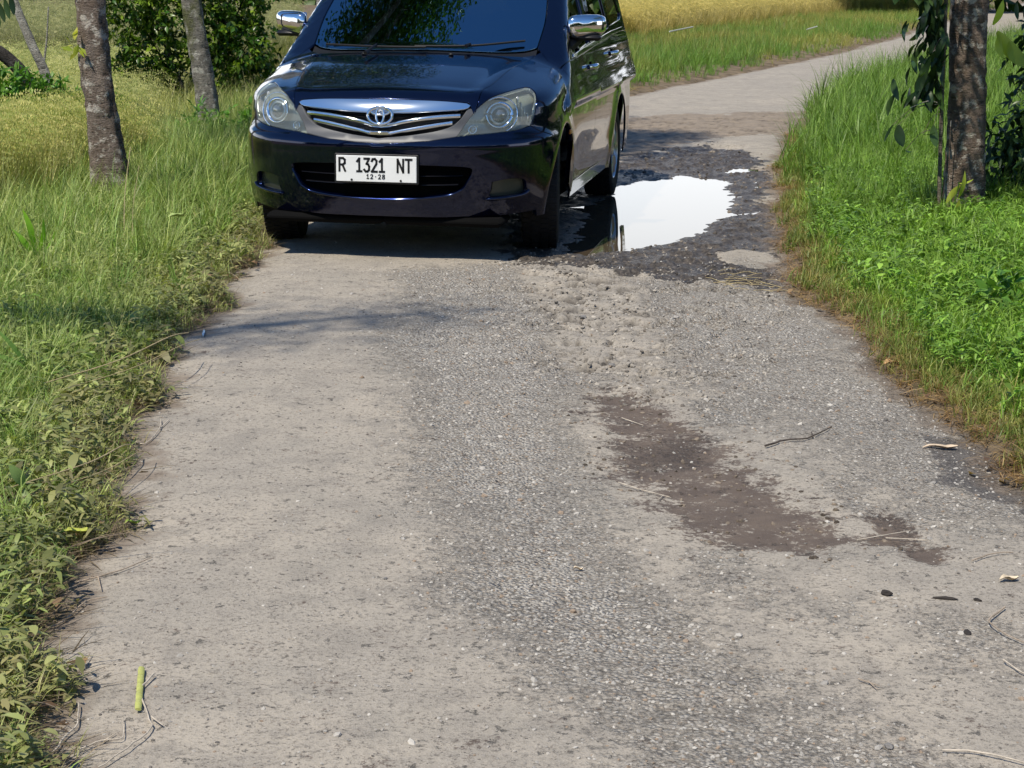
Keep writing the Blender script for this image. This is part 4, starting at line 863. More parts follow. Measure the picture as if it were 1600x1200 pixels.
def glyphs(s, x, z, w, h, adv, r, nm):
    """plate characters as pressed strokes"""
    b = MB()
    for i, ch in enumerate(s):
        if ch == '.':
            b.box((pc[0]+x+i*adv+w/2, pc[1]-.0072, z+pc[2]+h*.5), (r*2, .003, r*2)); continue
        for st in GL.get(ch, []):
            for (x0, z0), (x1, z1) in zip(st[:-1], st[1:]):
                p = np.array([x+i*adv+x0*w, z+z0*h]); q = np.array([x+i*adv+x1*w, z+z1*h]); d = (q-p)/(np.linalg.norm(q-p)+1e-9); n = np.array([-d[1], d[0]])*r; p = p-d*r*.8; q = q+d*r*.8
                V = [(pc[0]+c[0], pc[1]-yy, pc[2]+c[1]) for yy in (.006, .0078) for c in (p-n, p+n, q+n, q-n)]
                b.add(V, [(4, 5, 6, 7), (0, 1, 5, 4), (1, 2, 6, 5), (2, 3, 7, 6), (3, 0, 4, 7)])
    return b.build(nm, M_['ink'], npl, smooth=False)
glyphs('R', -.202, -.014, .033, .068, .05, .0056, 'lettering'); glyphs('1321', -.108, -.014, .031, .068, .0415, .0056, 'lettering'); glyphs('NT', .118, -.014, .033, .068, .0435, .0056, 'lettering')
glyphs('12.28', -.052, -.052, .013, .022, .0215, .0022, 'expiry_lettering')
# ---- wipers, washers
for pts_ in ([(.60, .33), (.30, .20), (-.02, .150)], [(.05, .135), (-.25, .155), (-.58, .265)]):
    b = MB(); P = [TP(*p) for p in pts_]; P = smooth_curve(P, 5); P = [p+np.array([0, -.006, .020]) for p in P]; b.tube(P, .007, 6); A0 = TP(pts_[0][0]-.32, pts_[0][1]-.16)+np.array([0, -.01, .028]); b.tube([A0, P[len(P)//2]+np.array([0, 0, .012])], [.012, .006], 6); b.build('wiper', M_['black'], car)
for x_ in (.214, -.30):
    p = TP(x_, .055); b = MB(); b.box(p+np.array([0, 0, .006]), (.028, .022, .014), bev=.005); b.build('washer_nozzle', M_['black'], car)
# ---- mirrors
def mirror(sgn):
    root = empty('side_mirror'); root.parent = car
    cx, cy, cz = .915, .68, 1.245; V = []; nu, nv = 20, 14
    for j in range(nv+1):
        ph = -math.pi/2+math.pi*j/nv
        for i in range(nu):
            th = 2*math.pi*i/nu; e = .55; sp = lambda v: math.copysign(abs(v)**e, v)
            x = sp(math.cos(ph))*sp(math.cos(th)); z = sp(math.cos(ph))*sp(math.sin(th)); y = math.sin(ph)
            tap = 1-.16*(1+x)*.5; V.append((sgn*(cx+x*.112), cy+y*.058+.05*x*0+.055*x, cz+z*.072*tap+.008*x))
    F = [(j*nu+i, j*nu+(i+1) % nu, (j+1)*nu+(i+1) % nu, (j+1)*nu+i) for j in range(nv) for i in range(nu)]
    if sgn < 0: F = [f[::-1] for f in F]
    b = MB(); b.add(V, F); b.build('mirror_cap', M_['chrome'], root, angle=70)
    b = MB(); b.box((sgn*(cx-.005), cy+.008, cz-.070), (.19, .10, .035), bev=.016); b.tube([(sgn*.86, cy+.03, 1.17), (sgn*.79, cy-.05, 1.10)], [.035, .045], 8); b.build('mirror_base', M_['black'], root)
    b = MB(); b.box((sgn*(cx+.002), cy+.060, cz), (.17, .012, .11), Matrix.Rotation(sgn*.1, 3, 'Z'), bev=.005); b.build('mirror_glass', M_['chrome'], root)
mirror(1); mirror(-1)
# ---- handles, marker, sticker
def handle(sgn, y, z):
    p = SD(y, z); b = MB(); b.tube([(sgn*(p[0]+o_), y+d, z+dz) for d, o_, dz in ((-.10, .004, 0), (-.075, .032, .002), (0, .040, .003), (.075, .034, .002), (.10, .004, 0))], [.011, .014, .015, .014, .011], 8, sy=1.2); b.build('door_handle', M_['chrome'], car, angle=80)
    b = MB(); b.tube([(sgn*(p[0]-.004), y+.02, z), (sgn*(p[0]+.003), y+.02, z)], .030, 14); b.build('handle_cup', M_['dark'], car)
for s_ in (1, -1): handle(s_, 1.12, .985); handle(s_, 2.27, 1.025)
for s_ in (1, -1):
    p = SD(.165, .655); b = MB(); b.box((s_*(p[0]+.003), .165, .655), (.012, .075, .028), bev=.005); b.build('side_marker', M_['orange'], car)
st = SD(1.75, 1.40); b = MB(); b.box((st[0]+.002, 1.66, 1.36), (.002, .16, .22), Matrix.Rotation(-.21, 3, 'Y')); stk = b.build('window_sticker', M_['plate'], car, smooth=False)
b = MB()
for k, (yy, zz, wy, wz) in enumerate(((1.62, 1.43, .05, .02), (1.68, 1.43, .04, .02), (1.64, 1.385, .09, .018), (1.62, 1.33, .03, .05), (1.69, 1.33, .05, .03), (1.66, 1.285, .10, .012))): b.box((st[0]+.004-(zz-1.36)*.215, yy, zz), (.002, wy, wz), Matrix.Rotation(-.21, 3, 'Y'))
b.build('sticker_print', M_['ink'], stk, smooth=False)
# ---- wheels
def wheel():
    root = empty('wheel'); rr = .322; wd = .1
    prof = [(-wd*.92, .205), (-wd*1.02, .24), (-wd*1.04, .275), (-wd*.98, .300), (-wd*.80, .317), (-wd*.4, rr), (0, rr+.001), (wd*.4, rr), (wd*.80, .317), (wd*.98, .300), (wd*1.04, .275), (wd*1.02, .24), (wd*.92, .205)]
    b = MB(); b.lathe_x(prof, 56)
    ty = b.build('tyre', M_['rubber'], root, angle=50)
    b = MB()
    for k in range(60):
        for xx, sh in ((-.075, 0), (-.027, .5), (.027, 0), (.075, .5)):
            a = 2*math.pi*(k+sh)/60; Mx = Matrix.Rotation(a, 3, 'X'); c = Mx @ Vector((xx, 0, rr-.001-(.004 if abs(xx) > .05 else 0)))
            V = [Mx @ Vector((xx+sx*.019, sy*.012, rr+dz-(.004 if abs(xx) > .05 else 0))) for dz in (-.004, .005) for sx, sy in ((-1, -1), (1, -1), (1, 1), (-1, 1))]
            b.add([tuple(v) for v in V], [(4, 5, 6, 7), (0, 1, 5, 4), (1, 2, 6, 5), (2, 3, 7, 6), (3, 0, 4, 7)])
    tr = b.build('tread_block', M_['rubber'], ty, smooth=False); tag(tr, kind='stuff')
    b = MB(); b.lathe_x([(wd*.90, .207), (wd*.95, .200), (wd*.85, .190), (wd*.3, .182), (-wd*.5, .180), (-wd*.9, .200)], 48); b.build('rim', M_['alloy'], root, angle=45)
    for k in range(5):
        b = MB()
        for dd in (-.16, .16):
            a = 2*math.pi*k/5+dd; a2 = 2*math.pi*k/5+dd*.5
            b.tube([(wd*.72, .055*math.cos(a2), .055*math.sin(a2)), (wd*.80, .11*math.cos(a), .11*math.sin(a)), (wd*.74, .188*math.cos(a*1.0+dd*.25), .188*math.sin(a*1.0+dd*.25))], [.020, .016, .018], 6)
        b.build('spoke', M_['alloy'], root, angle=60)
    b = MB(); b.lathe_x([(wd*.60, .075), (wd*.80, .062), (wd*.86, .030), (wd*.87, 0)], 24); b.build('hub', M_['alloy'], root, angle=60)
    b = MB(); b.lathe_x([(wd*.1, .165), (wd*.12, .15), (wd*.12, .02), (wd*.1, 0)], 30); b.build('brake_disc', M_['dark'], root)
    return root
def copy_tree(o, parent=None):
    c = o.copy(); COL.objects.link(c)
    if parent: c.parent = parent
    for ch in list(o.children): copy_tree(ch, c)
    return c
w0_ = wheel()
kids = list(w0_.children)
for i, (x_, y_, sg) in enumerate(((.775, 0, 1), (.765, 2.75, 1), (-.775, 0, -1), (-.765, 2.75, -1))):
    x_ = x_-sg*.018*(y_ == 0)
    if i == 0: r_ = w0_
    else:
        r_ = w0_.copy(); COL.objects.link(r_)
        for ch in kids:
            c_ = ch.copy(); COL.objects.link(c_); c_.parent = r_
            for g_ in ch.children: q_ = g_.copy(); COL.objects.link(q_); q_.parent = c_
    r_.parent = car; r_.location = (x_, y_, .324); r_.rotation_euler = (.4*i, 0, (0 if sg > 0 else math.pi)+(.13 if y_ == 0 else 0))
# tread blocks ride on the tyre; wheel wells, underbody, cabin
for s_ in (1, -1):
    for yc in (0, 2.75):
        b = MB(); n_ = 22; V = [(s_*xx, yc+(.41)*math.cos(a), .33+.41*math.sin(a)) for xx in ((.845, .56) if yc else (.80, .56)) for a in np.linspace(-.1 if yc else -.25, math.pi+(.25 if yc else -.35), n_)]
        b.add(V, [(i, i+1, n_+i+1, n_+i) for i in range(n_-1)]+[tuple(range(n_, 2*n_))]); b.build('wheel_well', M_['dark'], car, smooth=False)
b = MB(); b.box((0, 1.5, .30), (1.08, 4.2, .12)); b.box((0, 1.38, .30), (1.60, 1.9, .10)); b.build('underbody', M_['dark'], car, smooth=False)
b = MB(); b.tube([(-.66, 2.75, .30), (0, 2.75, .30), (.66, 2.75, .30)], [.05, .13, .05], 12); b.box((0, 2.75, .26), (1.2, .16, .16), bev=.04); b.build('rear_axle', M_['dark'], car)
b = MB(); b.lathe_x([(-.1, .15), (-.1, .3), (.1, .3), (.1, .15)], 30); o_ = b.build('spare_wheel', M_['rubber'], car); o_.rotation_euler = (0, math.pi/2, 0); o_.location = (0, 3.3, .29)
b = MB(); b.box((0, -.10, .62), (1.0, .9, .50), bev=.05); b.build('engine_bay', M_['dark'], car, smooth=False)
b = MB(); b.box((0, 1.9, .40), (1.55, 2.9, .04)); b.box((0, .42, .80), (1.50, .30, .50), bev=.08); b.build('dashboard', M_['seat'], car)
b = MB(); b.box((0, 2.0, .78), (.02, .02, .02)); 
for s_ in (.38, -.38):
    for yy in (1.25, 2.15):
        b = MB(); b.box((s_, yy, .62), (.50, .52, .20), bev=.07); b.box((s_, yy+.30, .98), (.48, .14, .66), Matrix.Rotation(-.2, 3, 'X'), bev=.05); b.box((s_, yy+.40, 1.40), (.24, .09, .18), bev=.04); b.build('seat', M_['seat'], car)
b = MB(); c0 = np.array([.38, .72, 1.02]); b.tube([c0+np.array([.18*math.cos(q), .18*math.sin(q)*.42, .18*math.sin(q)*.9]) for q in np.linspace(0, 2*math.pi, 29)], .014, 6, cap=False); b.tube([c0, c0+np.array([0, -.25, -.12])], .03, 6); b.tube([c0+np.array([-.17, 0, 0]), c0+np.array([.17, 0, 0])], .014, 6); b.build('steering_wheel', M_['black'], car)

# ------------------------------------------------------------------ trees and plants
def bark(name, c1, c2, lich, moss=None, ring=1.0):
    m = bpy.data.materials.new(name); m.use_nodes = True; t = m.node_tree; b = t.nodes['Principled BSDF']; L = t.links.new
    c = t.nodes.new('ShaderNodeTexCoord').outputs['Object']
    def nz(sc, st, d=6, r=.65):
        mp = t.nodes.new('ShaderNodeMapping'); mp.inputs['Scale'].default_value = st; L(c, mp.inputs[0]); n = t.nodes.new('ShaderNodeTexNoise'); n.inputs['Scale'].default_value = sc; n.inputs['Detail'].default_value = d; n.inputs['Roughness'].default_value = r; L(mp.outputs[0], n.inputs[0]); return n.outputs[0]
    def rg(v, a, b_, x=0, y=1):
        q = t.nodes.new('ShaderNodeMapRange'); q.interpolation_type = 'SMOOTHSTEP'
        for i, w in enumerate((a, b_, x, y)): q.inputs[i+1].default_value = w
        L(v, q.inputs[0]); return q.outputs[0]
    def mx(f, a, b_):
        n = t.nodes.new('ShaderNodeMix'); n.data_type = 'RGBA'
        for i, q in ((0, f), (6, a), (7, b_)):
            if isinstance(q, tuple): n.inputs[i].default_value = (*q, 1)
            else: L(q, n.inputs[i])
        return n.outputs[2]
    bands = nz(9, (1, 1, 5*ring)); blot = nz(14, (1, 1, .8)); fine = nz(60, (1, 1, 2.2), 4)
    col = mx(rg(blot, .38, .64), c1, c2); col = mx(rg(bands, .56, .66), col, tuple(v*.28 for v in c1)); col = mx(rg(nz(11, (1, 1, 1.3), 7, .7), .52, .60), col, lich)
    if moss: col = mx(rg(nz(3, (1, 1, .6)), .50, .62), col, moss)
    col = mx(rg(fine, .5, .7, 0, .55), col, tuple(v*.45 for v in c1))
    L(col, b.inputs['Base Color']); b.inputs['Roughness'].default_value = .9; b.inputs['Specular IOR Level'].default_value = .2
    h = t.nodes.new('ShaderNodeMath'); h.operation = 'SUBTRACT'; L(fine, h.inputs[0]); L(bands, h.inputs[1])
    bp = t.nodes.new('ShaderNodeBump'); bp.inputs['Strength'].default_value = 1; bp.inputs['Distance'].default_value = .035; L(h.outputs[0], bp.inputs['Height']); L(bp.outputs[0], b.inputs['Normal'])
    return m
def trunk(name, path, rad, material, parent, seed=0, n=36, step=.022, amp=.09, flare=.25, width=1.0):
    """path/rad control points -> a lumpy, ringed trunk"""
    C = smooth_curve(path, 12); r_ = np.interp(np.linspace(0, 1, len(C)), np.linspace(0, 1, len(rad)), rad)
    s = np.concatenate([[0], np.cumsum(np.linalg.norm(np.diff(C, axis=0), axis=1))]); m = min(420, max(8, int(s[-1]/step))); q = np.linspace(0, s[-1], m)
    P = np.stack([np.interp(q, s, C[:, i]) for i in range(3)], 1); rr = np.interp(q, s, r_)
    a = np.linspace(0, 2*math.pi, n, endpoint=False); A, Q = np.meshgrid(a, q)
    rr = rr*width; lump = (fbm(np.cos(A)*1.5+seed*7, Q*2.2+np.sin(A)*1.5, 1.6, 3, seed)-.5)*1.6+(fbm(A*2.2+seed, Q*26, 1, 3, seed+5)-.5)*.55*(1+0*A)+(fbm(np.cos(A)*6+seed, Q*9+np.sin(A)*6, 1, 2, seed+9)-.5)*.5
    rings = -.35*sst(.62, .78, vn(Q*14+np.sin(A+seed)*.5, A*.8, seed+3))
    R_ = rr[:, None]*(1+amp*(lump+rings)+flare*np.exp(-Q/.22)*(1+.5*np.sin(A*4+seed)))
    V = np.stack([P[:, None, 0]+R_*np.cos(A), P[:, None, 1]+R_*np.sin(A), P[:, None, 2]+0*A], -1).reshape(-1, 3)
    F = [(i*n+k, i*n+(k+1) % n, (i+1)*n+(k+1) % n, (i+1)*n+k) for i in range(m-1) for k in range(n)]
    me = mesh_np(name, V, np.array(F), True); return link(name, me, parent, material)
def leaves(name, centres, radii, n, size, material, parent, seed=0, asp=.42, droop=.3, shell=.55, fold=.25, kind=None, clus=1, flat=(1, 1, 1)):
    """a cloud of folded leaves filling ellipsoids; clus>1 puts the leaves in rosettes"""
    r = np.random.default_rng(seed); centres = np.array(centres, float); radii = np.array(radii, float); w = radii**2; w /= w.sum(); nc = max(1, n//clus)
    k = r.choice(len(centres), nc, p=w); d = r.normal(size=(nc, 3)); d /= np.linalg.norm(d, axis=1, keepdims=True)
    rad = (shell+(1-shell)*r.random(nc))*radii[k]*(.75+.5*fbm(d[:, 0]*2+k, d[:, 1]*2+d[:, 2], 1.5, 3, seed))
    C = centres[k]+d*rad[:, None]*np.array(flat); C = np.repeat(C, clus, 0); O = np.repeat(d, clus, 0); n = len(C)
    dirs = O*.6+r.normal(size=(n, 3))*.8; dirs[:, 2] -= droop; dirs /= np.linalg.norm(dirs, axis=1, keepdims=True)
    up = np.array([0, 0, 1.])+r.normal(size=(n, 3))*.45+O*.3; sd = np.cross(dirs, up); sd /= np.linalg.norm(sd, axis=1, keepdims=True)+1e-9; nm = np.cross(sd, dirs)
    sz = size*r.uniform(.6, 1.3, n)[:, None]; W_ = sz*asp*.5
    a = C; b1 = C+dirs*sz*.45-sd*W_+nm*W_*fold; b2 = C+dirs*sz*.45+sd*W_+nm*W_*fold; c = C+dirs*sz-nm*sz*.12; mid = C+dirs*sz*.45
    V = np.stack([a, b1, mid, b2, c], 1).reshape(-1, 3); i = np.arange(n)*5
    F = np.concatenate([np.stack([i, i+1, i+2], 1), np.stack([i, i+2, i+3], 1), np.stack([i+1, i+4, i+2], 1), np.stack([i+2, i+4, i+3], 1)])
    v = np.repeat(r.random(n), 5); v2 = np.repeat(np.repeat(r.random(nc)**2.2, clus), 5)[:len(v)]
    me = mesh_np(name, V, F, False, {'v': ('FLOAT', v), 'v2': ('FLOAT', v2)}); o = link(name, me, parent, material)
    if kind: o['kind'] = kind
    return o
def limb(name, pts_, r0, r1, material, parent):
    C = smooth_curve(pts_, 6); b = MB(); b.tube(C, list(np.linspace(r0, r1, len(C))), 8); return b.build(name, material, parent, angle=80)
BK1 = bark('bark_brown', (.19, .145, .115), (.30, .245, .205), (.62, .57, .50)); BK2 = bark('bark_mossy_grey', (.20, .19, .165), (.30, .28, .245), (.52, .51, .45), (.13, .14, .06))
BK4 = bark('bark_dark', (.16, .12, .09), (.27, .21, .165), (.60, .55, .46), None, 1.2); BK3 = bark('bark_pale', (.36, .34, .30), (.45, .43, .38), (.55, .53, .48)); BKD = bark('bark_dead', (.05, .045, .04), (.09, .08, .075), (.16, .15, .14))
LF1 = leaf_mat('tree_leaf', (.030, .075, .012), .4, .25, .35, (.10, .18, .02)); LF2 = leaf_mat('shrub_leaf', (.028, .085, .012), .45, .28, .3, (.23, .34, .035)); LFD = leaf_mat('dark_leaf', (.020, .050, .018), .4, .2, .35, (.07, .12, .03))
LFY = leaf_mat('yellow_green_leaf', (.42, .52, .07), .15, .4, .35, (.52, .50, .09)); LFG = leaf_mat('fresh_weed_leaf', (.09, .22, .03), .3, .3, .35, (.16, .30, .05))
def gz(x, y): return float(ground_z(np.array([x]), np.array([y]))[0])
def tree(label, cat, base, path, rad, mt, clumps, seed, nleaf, lsize=.085, lmat=None, group=None, **k):
    t = empty('tree', (base[0], base[1], gz(*base)-.04)); tag(t, label, cat, group)
    trunk('trunk', path, rad, mt, t, seed, **k)
    top = np.array(path[-1], float)
    for i, (cx, cy, cz, cr) in enumerate(clumps):
        c = np.array([cx-base[0], cy-base[1], cz]); s = np.array(path[-1-(i % 2)], float)
        limb('branch', [s, s*.45+c*.55+np.array([0, 0, .15]), c], rad[-1]*.75, .012, mt, t)
    leaves('crown', [(cx-base[0], cy-base[1], cz) for cx, cy, cz, cr in clumps], [c[3] for c in clumps], nleaf, lsize, lmat or LF1, t, seed, shell=.25)
    return t
# the trunk nearest the car on the left, brown with ringed bark
tree('brown ringed tree trunk nearest on the left verge, left of the car', 'tree', (-2.52, 11.7),
     [(0, 0, 0), (-.055, .0, .55), (-.10, 0, 1.1), (-.11, .05, 1.8), (-.05, .2, 2.8), (.05, .3, 3.7)], [.175, .135, .125, .13, .115, .09], BK1,
     [(-1.45, 14.1, 5.7, 1.1), (-1.1, 14.9, 6.6, .85), (-2.3, 13.2, 5.6, 1.0), (-3.4, 12.8, 5.4, 1.1), (-3.0, 14.0, 6.6, 1.1)], 3, 42000, .075, width=.72, amp=.22)
t1 = [o for o in bpy.data.objects if o.name == 'tree'][0]
leaves('sprig', [(-.30, -.05, 1.44)], [.07], 26, .06, LFY, t1, 5)
leaves('sprig', [(-.20, -.1, 1.05)], [.05], 12, .07, LFY, t1, 6)
tree('mossy grey tree trunk leaning beside the dense shrub, just left of the car', 'tree', (-2.80, 17.3),
     [(0, 0, 0), (-.06, 0, .5), (-.13, 0, 1.0), (-.17, 0, 1.5), (-.1, 0, 2.6), (.05, .1, 3.8)], [.155, .150, .140, .145, .13, .10], BK2,
     [(-2.9, 17.6, 5.6, 1.3), (-2.1, 17.4, 4.3, .9), (-1.5, 18.0, 5.0, .8), (-1.9, 17.2, 6.4, 1.1), (-3.9, 18.2, 6.0, 1.4), (-2.6, 18.6, 7.4, 1.3)], 11, 26000, width=.64, amp=.2)
t3 = tree('thin pale grey tree trunk with dark patches at the far left', 'tree', (-4.13, 16.6),
     [(.02, 0, 0), (.0, 0, .45), (-.02, 0, .80), (-.14, 0, 1.10), (-.28, 0, 1.5), (-.42, 0, 2.2), (-.3, 0, 3.2)], [.050, .045, .043, .040, .036, .034, .03], BK3, [(-4.5, 16.9, 4.2, .9), (-5.2, 16.4, 4.0, .8)], 21, 1500, amp=.16)
limb('branch', [(-.03, 0, .92), (.0, 0, 1.1), (.03, 0, 1.4)], .010, .006, BK3, t3)
tree('slim pale trunk glimpsed between the left wing mirror and the windshield', 'tree', (-4.05, 39),
     [(0, 0, 0), (.0, 0, 1.0), (.03, 0, 2.0), (.0, 0, 3.4)], [.07, .06, .06, .05], BK3, [(-4.2, 39.5, 4.6, 1.2), (-3.2, 39, 5.0, 1.0)], 23, 1800)
tree('dark barked tree trunk standing in the grass on the right bank', 'tree', (2.78, 11.45),
     [(0, 0, 0), (-.012, 0, .5), (-.03, 0, 1.0), (-.05, 0, 1.6), (.0, 0, 2.2), (.1, .1, 2.9)], [.122, .112, .108, .112, .11, .09], BK4,
     [(2.05, 10.35, 2.9, .62), (2.7, 10.3, 3.2, .75), (3.4, 10.9, 3.1, .8), (2.6, 11.6, 4.2, .9), (3.3, 12.2, 4.4, 1.0)], 31, 5200, flare=.15, amp=.2)
# trees beyond the frame whose shade falls into it and whose crowns the car mirrors
tree('leafy roadside tree left of the camera that shades the left verge', 'tree', (-5.6, 3.6),
     [(0, 0, 0), (.1, 0, 2.2), (.3, 0, 4.6), (.6, .1, 7.0)], [.21, .17, .15, .10], BK1,
     [(tx-.349*H, ty-.518*H, H, r_) for tx, ty, H, r_ in ((-1.2, 7.9, 8.8, .6), (-.85, 8.25, 9.0, .65), (-.35, 8.5, 9.2, .5), (-2.2, 5.4, 8.5, .42), (-1.95, 4.3, 8.3, .42), (-1.9, 3.4, 8.3, .42))], 41, 1500, .08)
for i, (x_, y_, h_, s_) in enumerate(((14.2, 41, 3.4, 2.3), (19.5, 50, 4.5, 2.6), (18, 36, 4.2, 2.4), (26, 60, 5, 3.2), (33, 72, 5, 3.6), (-24, 70, 5, 3))):
    tree(['first round crowned tree right of the bend, its crown hanging above the view', 'second round crowned tree right of the bend, behind the first', 'round crowned tree furthest to the right of the bend', 'large round tree far beyond the bend on the right', 'largest round tree at the end of the row beyond the bend', 'round crowned tree alone behind the far left field'][i], 'tree', (x_, y_),
         [(0, 0, 0), (.1, 0, h_*.5), (0, .2, h_)], [.25, .2, .14], BK2, [(x_, y_, h_+s_*.9, s_), (x_-s_*.8, y_, h_+s_*.6, s_*.8), (x_+s_*.8, y_+.5, h_+s_*.7, s_*.8), (x_, y_, h_+s_*1.9, s_*.8)], 60+i, 2600, .30, n=12, step=.2)
# dense shrub behind the two left trunks
def shrub(label, loc, cl, n, size, mt, seed, clus=5, stems=6, cat='shrub', asp=.45, droop=.1, name='shrub', shell=.4):
    t = empty(name, (loc[0], loc[1], gz(*loc))); tag(t, label, cat); r = np.random.default_rng(seed)
    for i in range(stems):
        c = cl[i % len(cl)]; a = np.array([r.normal()*.12, r.normal()*.12, -.05]); limb('stem', [a, a*.5+np.array(c[:3])*.45, np.array(c[:3])], .022*max(.4, size/.08), .006, BKD, t)
    leaves('foliage', [c[:3] for c in cl], [c[3] for c in cl], n, size, mt, t, seed, asp=asp, droop=droop, clus=clus, shell=shell)
    return t
shrub('dense glossy dark green shrub behind the two left tree trunks', (-3.85, 22.6), [(-.55, 0, .75, .42), (-.75, -.1, 1.35, .50), (0, 0, 1.05, .55), (.45, .1, 1.40, .50), (.65, -.05, .85, .42), (-.1, 0, 1.9, .65), (.75, .1, 1.75, .45), (-.85, .1, 1.95, .5), (-.9, 0, .45, .30), (.3, .1, .5, .4), (-.4, .1, .35, .35), (.75, .1, .35, .3)], 21000, .085, LF2, 71, 6, 10)
shrub('bright green bushy undergrowth at the far left below the dead branch', (-4.2, 15.9), [(-.2, 0, .62, .27), (-.2, 0, .3, .27), (.12, 0, .50, .24), (.40, .1, .44, .22), (-.55, .1, .70, .3), (.66, .1, .46, .22), (-.9, .1, .75, .3), (.2, 0, .2, .3), (.6, .1, .2, .25), (.30, 0, .60, .22), (.05, 0, .66, .2)], 9500, .075, LFG, 72, 5, 5, cat='undergrowth', name='undergrowth')
shrub('dark green shrub with drooping leaves right of the dark trunk', (3.30, 11.9), [(-.14, -.05, .35, .26), (.12, 0, .62, .34), (.35, .1, .35, .34), (.55, .1, .8, .40), (.1, .25, .95, .26), (.75, 0, .4, .4), (.15, .1, .25, .3), (.5, 0, .2, .35), (.95, .1, .9, .4)], 5200, .095, LFD, 73, 3, 8, asp=.34, droop=.7, shell=.3)
shrub('broad leaved green weed clump at the right edge of the bank grass', (2.12, 8.0), [(0, 0, .12, .13), (.12, .05, .10, .10)], 150, .075, LFG, 74, 3, 3, cat='weed', name='weed_plant')
# undergrowth bits between T1 and shrub
shrub('low leafy bush at the foot of the mossy grey trunk', (-2.35, 16.6), [(0, 0, .14, .22), (.35, .1, .12, .18), (-.4, -.1, .15, .22)], 700, .075, LFG, 75, 4, 3, cat='bush', name='bush')
b = MB(); b.tube(smooth_curve([(-5.3, 16.6, 1.0), (-4.72, 16.7, .88), (-4.42, 16.75, .66), (-4.25, 16.8, .35)], 6), [.06]*18+[.04], 9); o = b.build('dead_branch', BKD, None, angle=80); tag(o, 'thick dark dead branch leaning down into the far left undergrowth', 'branch')
def big_leaf(name, base, tip, w, parent, mt, sag=.1, side=(1, 0, 0), curl=.2, n=7):
    base, tip = np.array(base, float), np.array(tip, float); d = tip-base; L_ = np.linalg.norm(d); s = np.array(side, float); s -= d*(s@d)/(L_*L_); s /= np.linalg.norm(s); nm = np.cross(s, d/L_); V = []; F = []
    for i in range(n+1):
        t = i/n; ww = w*.5*math.sin(math.pi*min(1, .04+t*.96))**.75*(1 if t < 1 else 0); p = base+d*t+nm*sag*L_*math.sin(math.pi*t)
        V += [p-s*ww+nm*curl*ww, p, p+s*ww+nm*curl*ww]
    for i in range(n): F += [(3*i, 3*i+1, 3*i+4, 3*i+3), (3*i+1, 3*i+2, 3*i+5, 3*i+4)]
    me = mesh_np(name, V, np.array(F), True, {'v': ('FLOAT', [random.random()]*len(V)), 'v2': ('FLOAT', [random.random()*.5]*len(V))}); return link(name, me, parent, mt)
# climber hanging left of the dark trunk
t = empty('climbing_vine', (2.60, 11.3, gz(2.6, 11.3))); tag(t, 'thin woody climber with long drooping dark leaves left of the dark trunk', 'vine')
limb('stem', [(0, 0, -.05), (-.02, 0, .5), (-.03, 0, 1.0), (-.03, 0, 1.7), (.1, .05, 2.3)], .013, .011, bark('vine_bark', (.16, .13, .10), (.22, .19, .14), (.3, .27, .2)), t)
limb('stem', [(.05, 0, -.05), (.04, 0, .3), (.035, 0, .62)], .005, .003, BK4, t)
r_ = np.random.default_rng(88)
for i in range(150):
    x0 = -.03-abs(r_.normal())*.11; z0 = r_.uniform(.80, 1.50)-abs(x0)*.25; L_ = r_.uniform(.07, .17); a = r_.normal()*.5
    big_leaf('leaf', (x0, r_.normal()*.06, z0), (x0+math.sin(a)*L_*.5-.02, r_.normal()*.07, z0-L_*.9), L_*.33, t, LFD, .08, (math.cos(r_.uniform(0, 3)), math.sin(r_.uniform(0, 3)), 0))
for bx, bz, tx, tz, w in ((-.30, .60, -.27, .47, .075), (-.335, .60, -.385, .50, .02), (-.09, .60, -.07, .47, .06), (-.15, .545, -.07, .56, .02), (-.25, .45, -.22, .44, .03), (-.13, 1.0, -.21, .74, .06)):
    big_leaf('leaf', (bx, -.1, bz), (tx, -.12, tz), w, t, LFD, .05, (.9, .3, 0)); limb('stem', [(-.025, 0, bz+.12), (bx*.6, -.05, bz+.10), (bx, -.1, bz)], .0022, .0015, BK4, t)
limb('stem', [(-.03, 0, .72), (-.12, -.05, .74), (-.24, -.1, .70)], .004, .002, BK3, t)
# banana-like yellow leaf right of the trunk
t = empty('yellow_leaved_plant', (3.12, 12.0, gz(3.12, 12.0))); tag(t, 'plant with a torn yellow green leaf right of the dark trunk', 'plant')
limb('stem', [(.30, .1, 0), (.42, .05, .5), (.30, 0, .98), (.14, 0, 1.04)], .014, .008, BK4, t)
for bx, bz, tx, tz, w in ((-.07, 1.10, .17, .86, .10), (-.06, 1.08, -.03, .93, .05), (.01, 1.04, .05, .90, .045), (-.10, 1.14, -.05, 1.30, .05)): big_leaf('leaf', (bx, -.03, bz), (tx, -.05, tz), w, t, LFY, .12, (.5, .2, .8) if w > .08 else (1, .2, 0))
for bx, bz, tx, tz in ((.05, 1.28, .06, 1.17), (.10, 1.25, .13, 1.14), (.13, 1.21, .17, 1.07), (-.06, 1.32, .05, 1.27)): big_leaf('leaf', (bx, .0, bz), (tx, -.02, tz), .035, t, LFD, .05, (1, .3, 0))
# sapling at the trunk's foot
t = empty('sapling', (2.64, 11.1, gz(2.64, 11.1))); tag(t, 'tiny yellow green sapling at the foot of the dark trunk', 'sapling')
limb('stem', [(-.02, 0, -.02), (.0, 0, .12), (.02, 0, .26)], .004, .003, LFG, t)
for bx, bz, tx, tz, w in ((.03, .24, -.055, .13, .04), (.02, .16, .045, .33, .03), (.025, .15, .045, .005, .04), (.02, .25, .10, .28, .02)): big_leaf('leaf', (bx, 0, bz), (tx, -.02, tz), w, t, LFY, .1, (.8, .2, .5))
